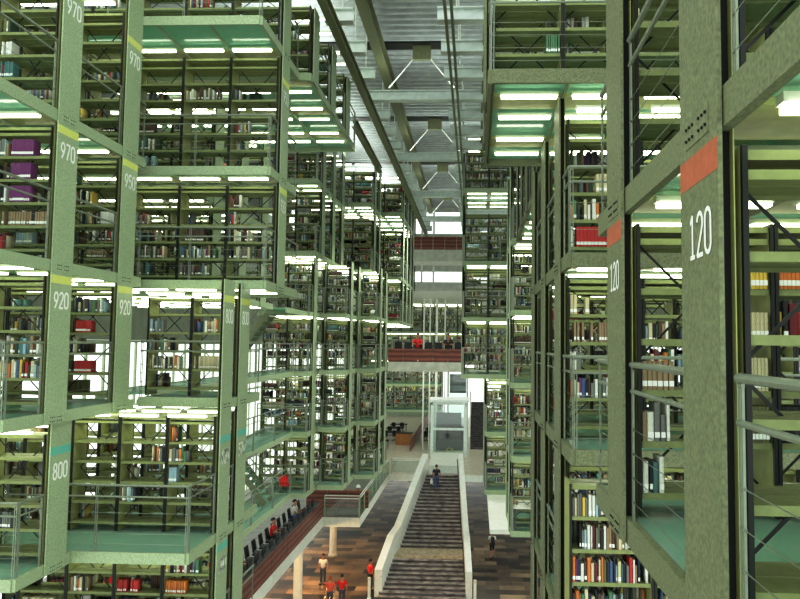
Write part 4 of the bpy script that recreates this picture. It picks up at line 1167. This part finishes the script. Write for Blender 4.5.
sc.view_settings.view_transform = 'Standard'
sc.view_settings.look = 'None'
sc.view_settings.exposure = 0.0
sc.view_settings.use_curve_mapping = True
cm = sc.view_settings.curve_mapping
cv = cm.curves[3]
cv.points[0].location = (0.0, 0.0); cv.points[1].location = (1.0, 1.0)
cv.points.new(0.2, 0.165); cv.points.new(0.7, 0.77)
cm.update()
sc.cycles.max_bounces = 7; sc.cycles.diffuse_bounces = 4; sc.cycles.transparent_max_bounces = 12
sc.cycles.sample_clamp_indirect = 4.0

# ------------------------------------------------------------------ choose which bookcases, books and lamps become objects of their own
cnt = {}
for b_ in BOOKS:
    if b_[7] >= 0: cnt[b_[7]] = cnt.get(b_[7], 0) + 1
for c in CASES: c['nbooks'] = cnt.get(c['id'], 0)
def all_case_boxes(cs):
    B, Mi, names = [], [], []
    V, F, MI = [], [], []
    off = 0
    for c in cs:
        one = case_meshes(c['m']['bay'], c['H'])[2]
        v = np.array(one.v) + np.array([(c['x0'] + c['x1']) / 2, c['y'], c['z']])
        V.append(v); F.append(np.array(one.f).reshape(-1) + off); off += len(v)
        for n_ in one.names:
            if n_ not in names: names.append(n_)
        mp = np.array([names.index(n_) for n_ in one.names]); MI.append(mp[np.array(one.m)])
    me = bpy.data.meshes.new('bookcases'); V = np.concatenate(V); F = np.concatenate(F); MI = np.concatenate(MI)
    me.vertices.add(len(V)); me.vertices.foreach_set('co', V.reshape(-1)); me.loops.add(len(F)); me.loops.foreach_set('vertex_index', F)
    me.polygons.add(len(F) // 4); me.polygons.foreach_set('loop_start', np.arange(len(F) // 4) * 4)
    for n_ in names: me.materials.append(M[n_])
    me.polygons.foreach_set('material_index', MI.astype(np.int32)); me.update(calc_edges=True)
    return me
def lamp_boxes(ls):
    B, Mi = [], []
    for x0, x1, y, z, cid, sd in ls:
        B.append((x0, x1, y - 0.085, y + 0.085, z - 0.005, z + 0.05)); Mi.append(0)
        B.append((x0 + 0.02, x1 - 0.02, y - 0.06, y + 0.06, z - 0.036, z - 0.006)); Mi.append(1)
    return boxes_mesh('fluorescent_lamps', B, ['lamphouse', 'lamp'], Mi)
tmp = [link('t1', all_case_boxes(CASES)), link('t2', book_boxes(BOOKS)), link('t3', lamp_boxes(LAMPS))]
bpy.context.view_layer.update()
dg = bpy.context.evaluated_depsgraph_get()
def hits(pt, lo, hi, tol=0.02):
    pr = px(*pt)
    if pr is None or not (0 <= pr[0] < 800 and 0 <= pr[1] < 599): return 0
    d = (Vector(pt) - EYEV); L = d.length
    ok, loc, _, _, ob, _ = sc.ray_cast(dg, EYEV, d.normalized(), distance=L + 3.0)
    if not ok: return 0
    return int(all(lo[i] - tol <= loc[i] <= hi[i] + tol for i in range(3)))
def parea(x0, x1, z0, z1, y):
    a, b = px(x0, y, z0), px(x1, y, z1)
    if a is None or b is None: return 0
    return abs(a[0] - b[0]) * abs(a[1] - b[1])
def infr(x0, x1, z0, z1, y):
    a, b = px(x0, y, z0), px(x1, y, z1)
    if a is None or b is None: return False
    xa, xb = sorted((a[0], b[0])); ya, yb2 = sorted((a[1], b[1]))
    return xb > 0 and xa < 800 and yb2 > 0 and ya < 599
sc_case = []
for c in CASES:
    yf = c['y'] - D2
    if not infr(c['x0'], c['x1'], c['z'], c['z'] + c['H'], yf): continue
    lo = (c['x0'], c['y'] - D2, c['z'] - 0.05); hi = (c['x1'], c['y'] + D2, c['z'] + c['H'])
    h = 0
    for i in range(5):
        for j in range(7):
            h += hits((c['x0'] + (c['x1'] - c['x0']) * (i + .5) / 5, yf + 0.02, c['z'] + c['H'] * (j + .5) / 7), lo, hi, 0.03)
    if h: sc_case.append((h / 35 * parea(c['x0'], c['x1'], c['z'], c['z'] + c['H'], yf), c))
sc_case.sort(key=lambda t_: -t_[0])
cand = []
for i, b_ in enumerate(BOOKS):
    if b_[7] < 0: continue
    a = parea(b_[0], b_[1], b_[4], b_[5], b_[2])
    if a > 4 and infr(b_[0], b_[1], b_[4], b_[5], b_[2]): cand.append((a, i))
cand.sort(reverse=True)
sc_book = []
for a, i in cand[:9000]:
    b_ = BOOKS[i]; xm = (b_[0] + b_[1]) / 2
    h = sum(hits((xm, b_[2], b_[4] + (b_[5] - b_[4]) * f), (b_[0], b_[2] - .004, b_[4]), (b_[1], b_[2] + .004, b_[5]), 0.002) for f in (0.15, 0.5, 0.85))
    if h: sc_book.append((a * h / 3, i))
sc_book.sort(reverse=True)
sc_lamp = []
for i, l in enumerate(LAMPS):
    if not infr(l[0], l[1], l[3] - .05, l[3] + .05, l[2]): continue
    h = sum(hits((l[0] + (l[1] - l[0]) * (k + .5) / 6, l[2], l[3] - 0.02), (l[0], l[2] - .09, l[3] - .075), (l[1], l[2] + .09, l[3] + .055), 0.01) for k in range(6))
    if h: sc_lamp.append((h * (l[1] - l[0]) / max(4, l[2]) ** 2, i))
sc_lamp.sort(reverse=True)
for o in tmp: bpy.data.objects.remove(o)
print('VISIBLE', len(sc_case), len(sc_book), len(sc_lamp), 'OF', len(CASES), len(BOOKS), len(LAMPS))
NMAX = 300
chosen = [c for _, c in sc_case[:NMAX]]
seen_ids = {c['id'] for c in chosen}
chosen += sorted([c for c in CASES if c['id'] not in seen_ids and infr(c['x0'], c['x1'], c['z'], c['z'] + c['H'], c['y'] - D2)], key=lambda c: c['y'])[:NMAX - len(chosen)]
for i, c in enumerate(chosen): build_case(c, i < 64)
ids = {c['id'] for c in chosen}
rest = [c for c in CASES if c['id'] not in ids]
if rest:
    o = link('bookcases', all_case_boxes(rest)); tag(o, 'remaining small steel bookcases deep within the stacks', 'bookcases', None, 'stuff')

def lamp_label(l):
    if isinstance(l[4], tuple):
        m, n, ri, b = l[4]
        return f"fluorescent lamp beneath the lowest deck, {'near' if l[5] < 0 else 'far'} side, {ORD[b + 1]} bay, {ORD[ri + 1]} row, {m['ph']}"
    c = CASES[l[4]]; m = c['m']
    return f"fluorescent lamp over {'near' if l[5] < 0 else 'far'} side of {ORD[c['b'] + 1]} bay, {ORD[c['r'] + 1]} row, {TIER[c['n']]} tier, {m['ph']}"
sel = set()
for k, (_, i) in enumerate(sc_lamp[:NMAX]):
    l = LAMPS[i]; sel.add(i); L = l[1] - l[0]
    h, tb = lamp_mesh(L)
    t = thing('fluorescent_lamp', lamp_label(l), 'lamp', ((l[0] + l[1]) / 2, l[2], l[3]), 'fluorescent lamps under the decks', 'thing')
    link('housing', h, t); link('tube', tb, t)
rl = [l for i, l in enumerate(LAMPS) if i not in sel]
o = link('fluorescent_lamps', lamp_boxes(rl)); tag(o, 'remaining fluorescent lamps deep within the stacks', 'lamps', None, 'stuff')

# order of each book from the hall end of its shelf
shelf = {}
for i, b_ in enumerate(BOOKS):
    if b_[7] >= 0: shelf.setdefault((b_[7], b_[8]), []).append(i)
rank = {}
for (cid, k), lst in shelf.items():
    s = CASES[cid]['s']; lst.sort(key=lambda i: s * BOOKS[i][0])
    for j, i in enumerate(lst): rank[i] = j + 1
def book_meshes(w, h, d, colname, sticker):
    cov = MB(); k = 'book_' + colname; t = min(0.004, w * 0.12)
    for s in (-1, 1): cov.box(s * (w / 2 - t / 2) - t / 2, s * (w / 2 - t / 2) + t / 2, 0, d, 0, h, k)
    # rounded spine
    n = 5; prof = [(w / 2 * math.cos(PI - PI * i / n), -0.006 * math.sin(PI * i / n)) for i in range(n + 1)]
    for (xa, ya), (xb_, yb_) in zip(prof[:-1], prof[1:]):
        cov.face([(xa, ya, 0), (xb_, yb_, 0), (xb_, yb_, h), (xa, ya, h)], k)
    if sticker: cov.box(-w / 2 + 0.001, w / 2 - 0.001, -0.0075, -0.002, 0.025, 0.065, 'number')
    pg = MB(); pg.box(-w / 2 + t, w / 2 - t, 0.004, d - 0.006, 0.005, h - 0.006, 'page')
    return cov, pg
selb = set()
labs = set()
for a, i in sc_book[:NMAX]:
    x0, x1, yf, yb_, z0, z1, c, cid, k, _, br, st = BOOKS[i]
    selb.add(i)
    cs = CASES[cid]; m = cs['m']; w_, h_, d_ = x1 - x0, z1 - z0, abs(yb_ - yf)
    size = 'thick' if w_ > 0.04 else 'slim' if w_ < 0.028 else 'tall' if h_ > 0.25 else 'short' if h_ < 0.215 else 'medium'
    rk = ORD[rank[i]] if rank[i] < len(ORD) else f"{rank[i]}th"
    label = f"{size} {PAL[c][0]} book, {rk} from hall, {ORD[k + 1]} shelf up, {ORD[cs['b'] + 1]} bay, {TIER[cs['n']]} {m['ph']}"
    if cs['r']: label = label.replace(' from hall, ', f" from hall, {ORD[cs['r'] + 1]} row, ").replace(' shelf up', ' shelf')
    cov, pg = book_meshes(w_, h_, d_, PAL[c][0], st)
    o = cov.obj('book', None, ((x0 + x1) / 2, yf, z0)); tag(o, label, 'book', 'books on the steel shelves', 'thing')
    pg.obj('pages', o)
o = link('books', book_boxes([b_ for i, b_ in enumerate(BOOKS) if i not in selb])); tag(o, 'countless small mixed-colour books filling the remaining shelves', 'books', None, 'stuff')
print('OBJECTS TOTAL', len(bpy.data.objects))
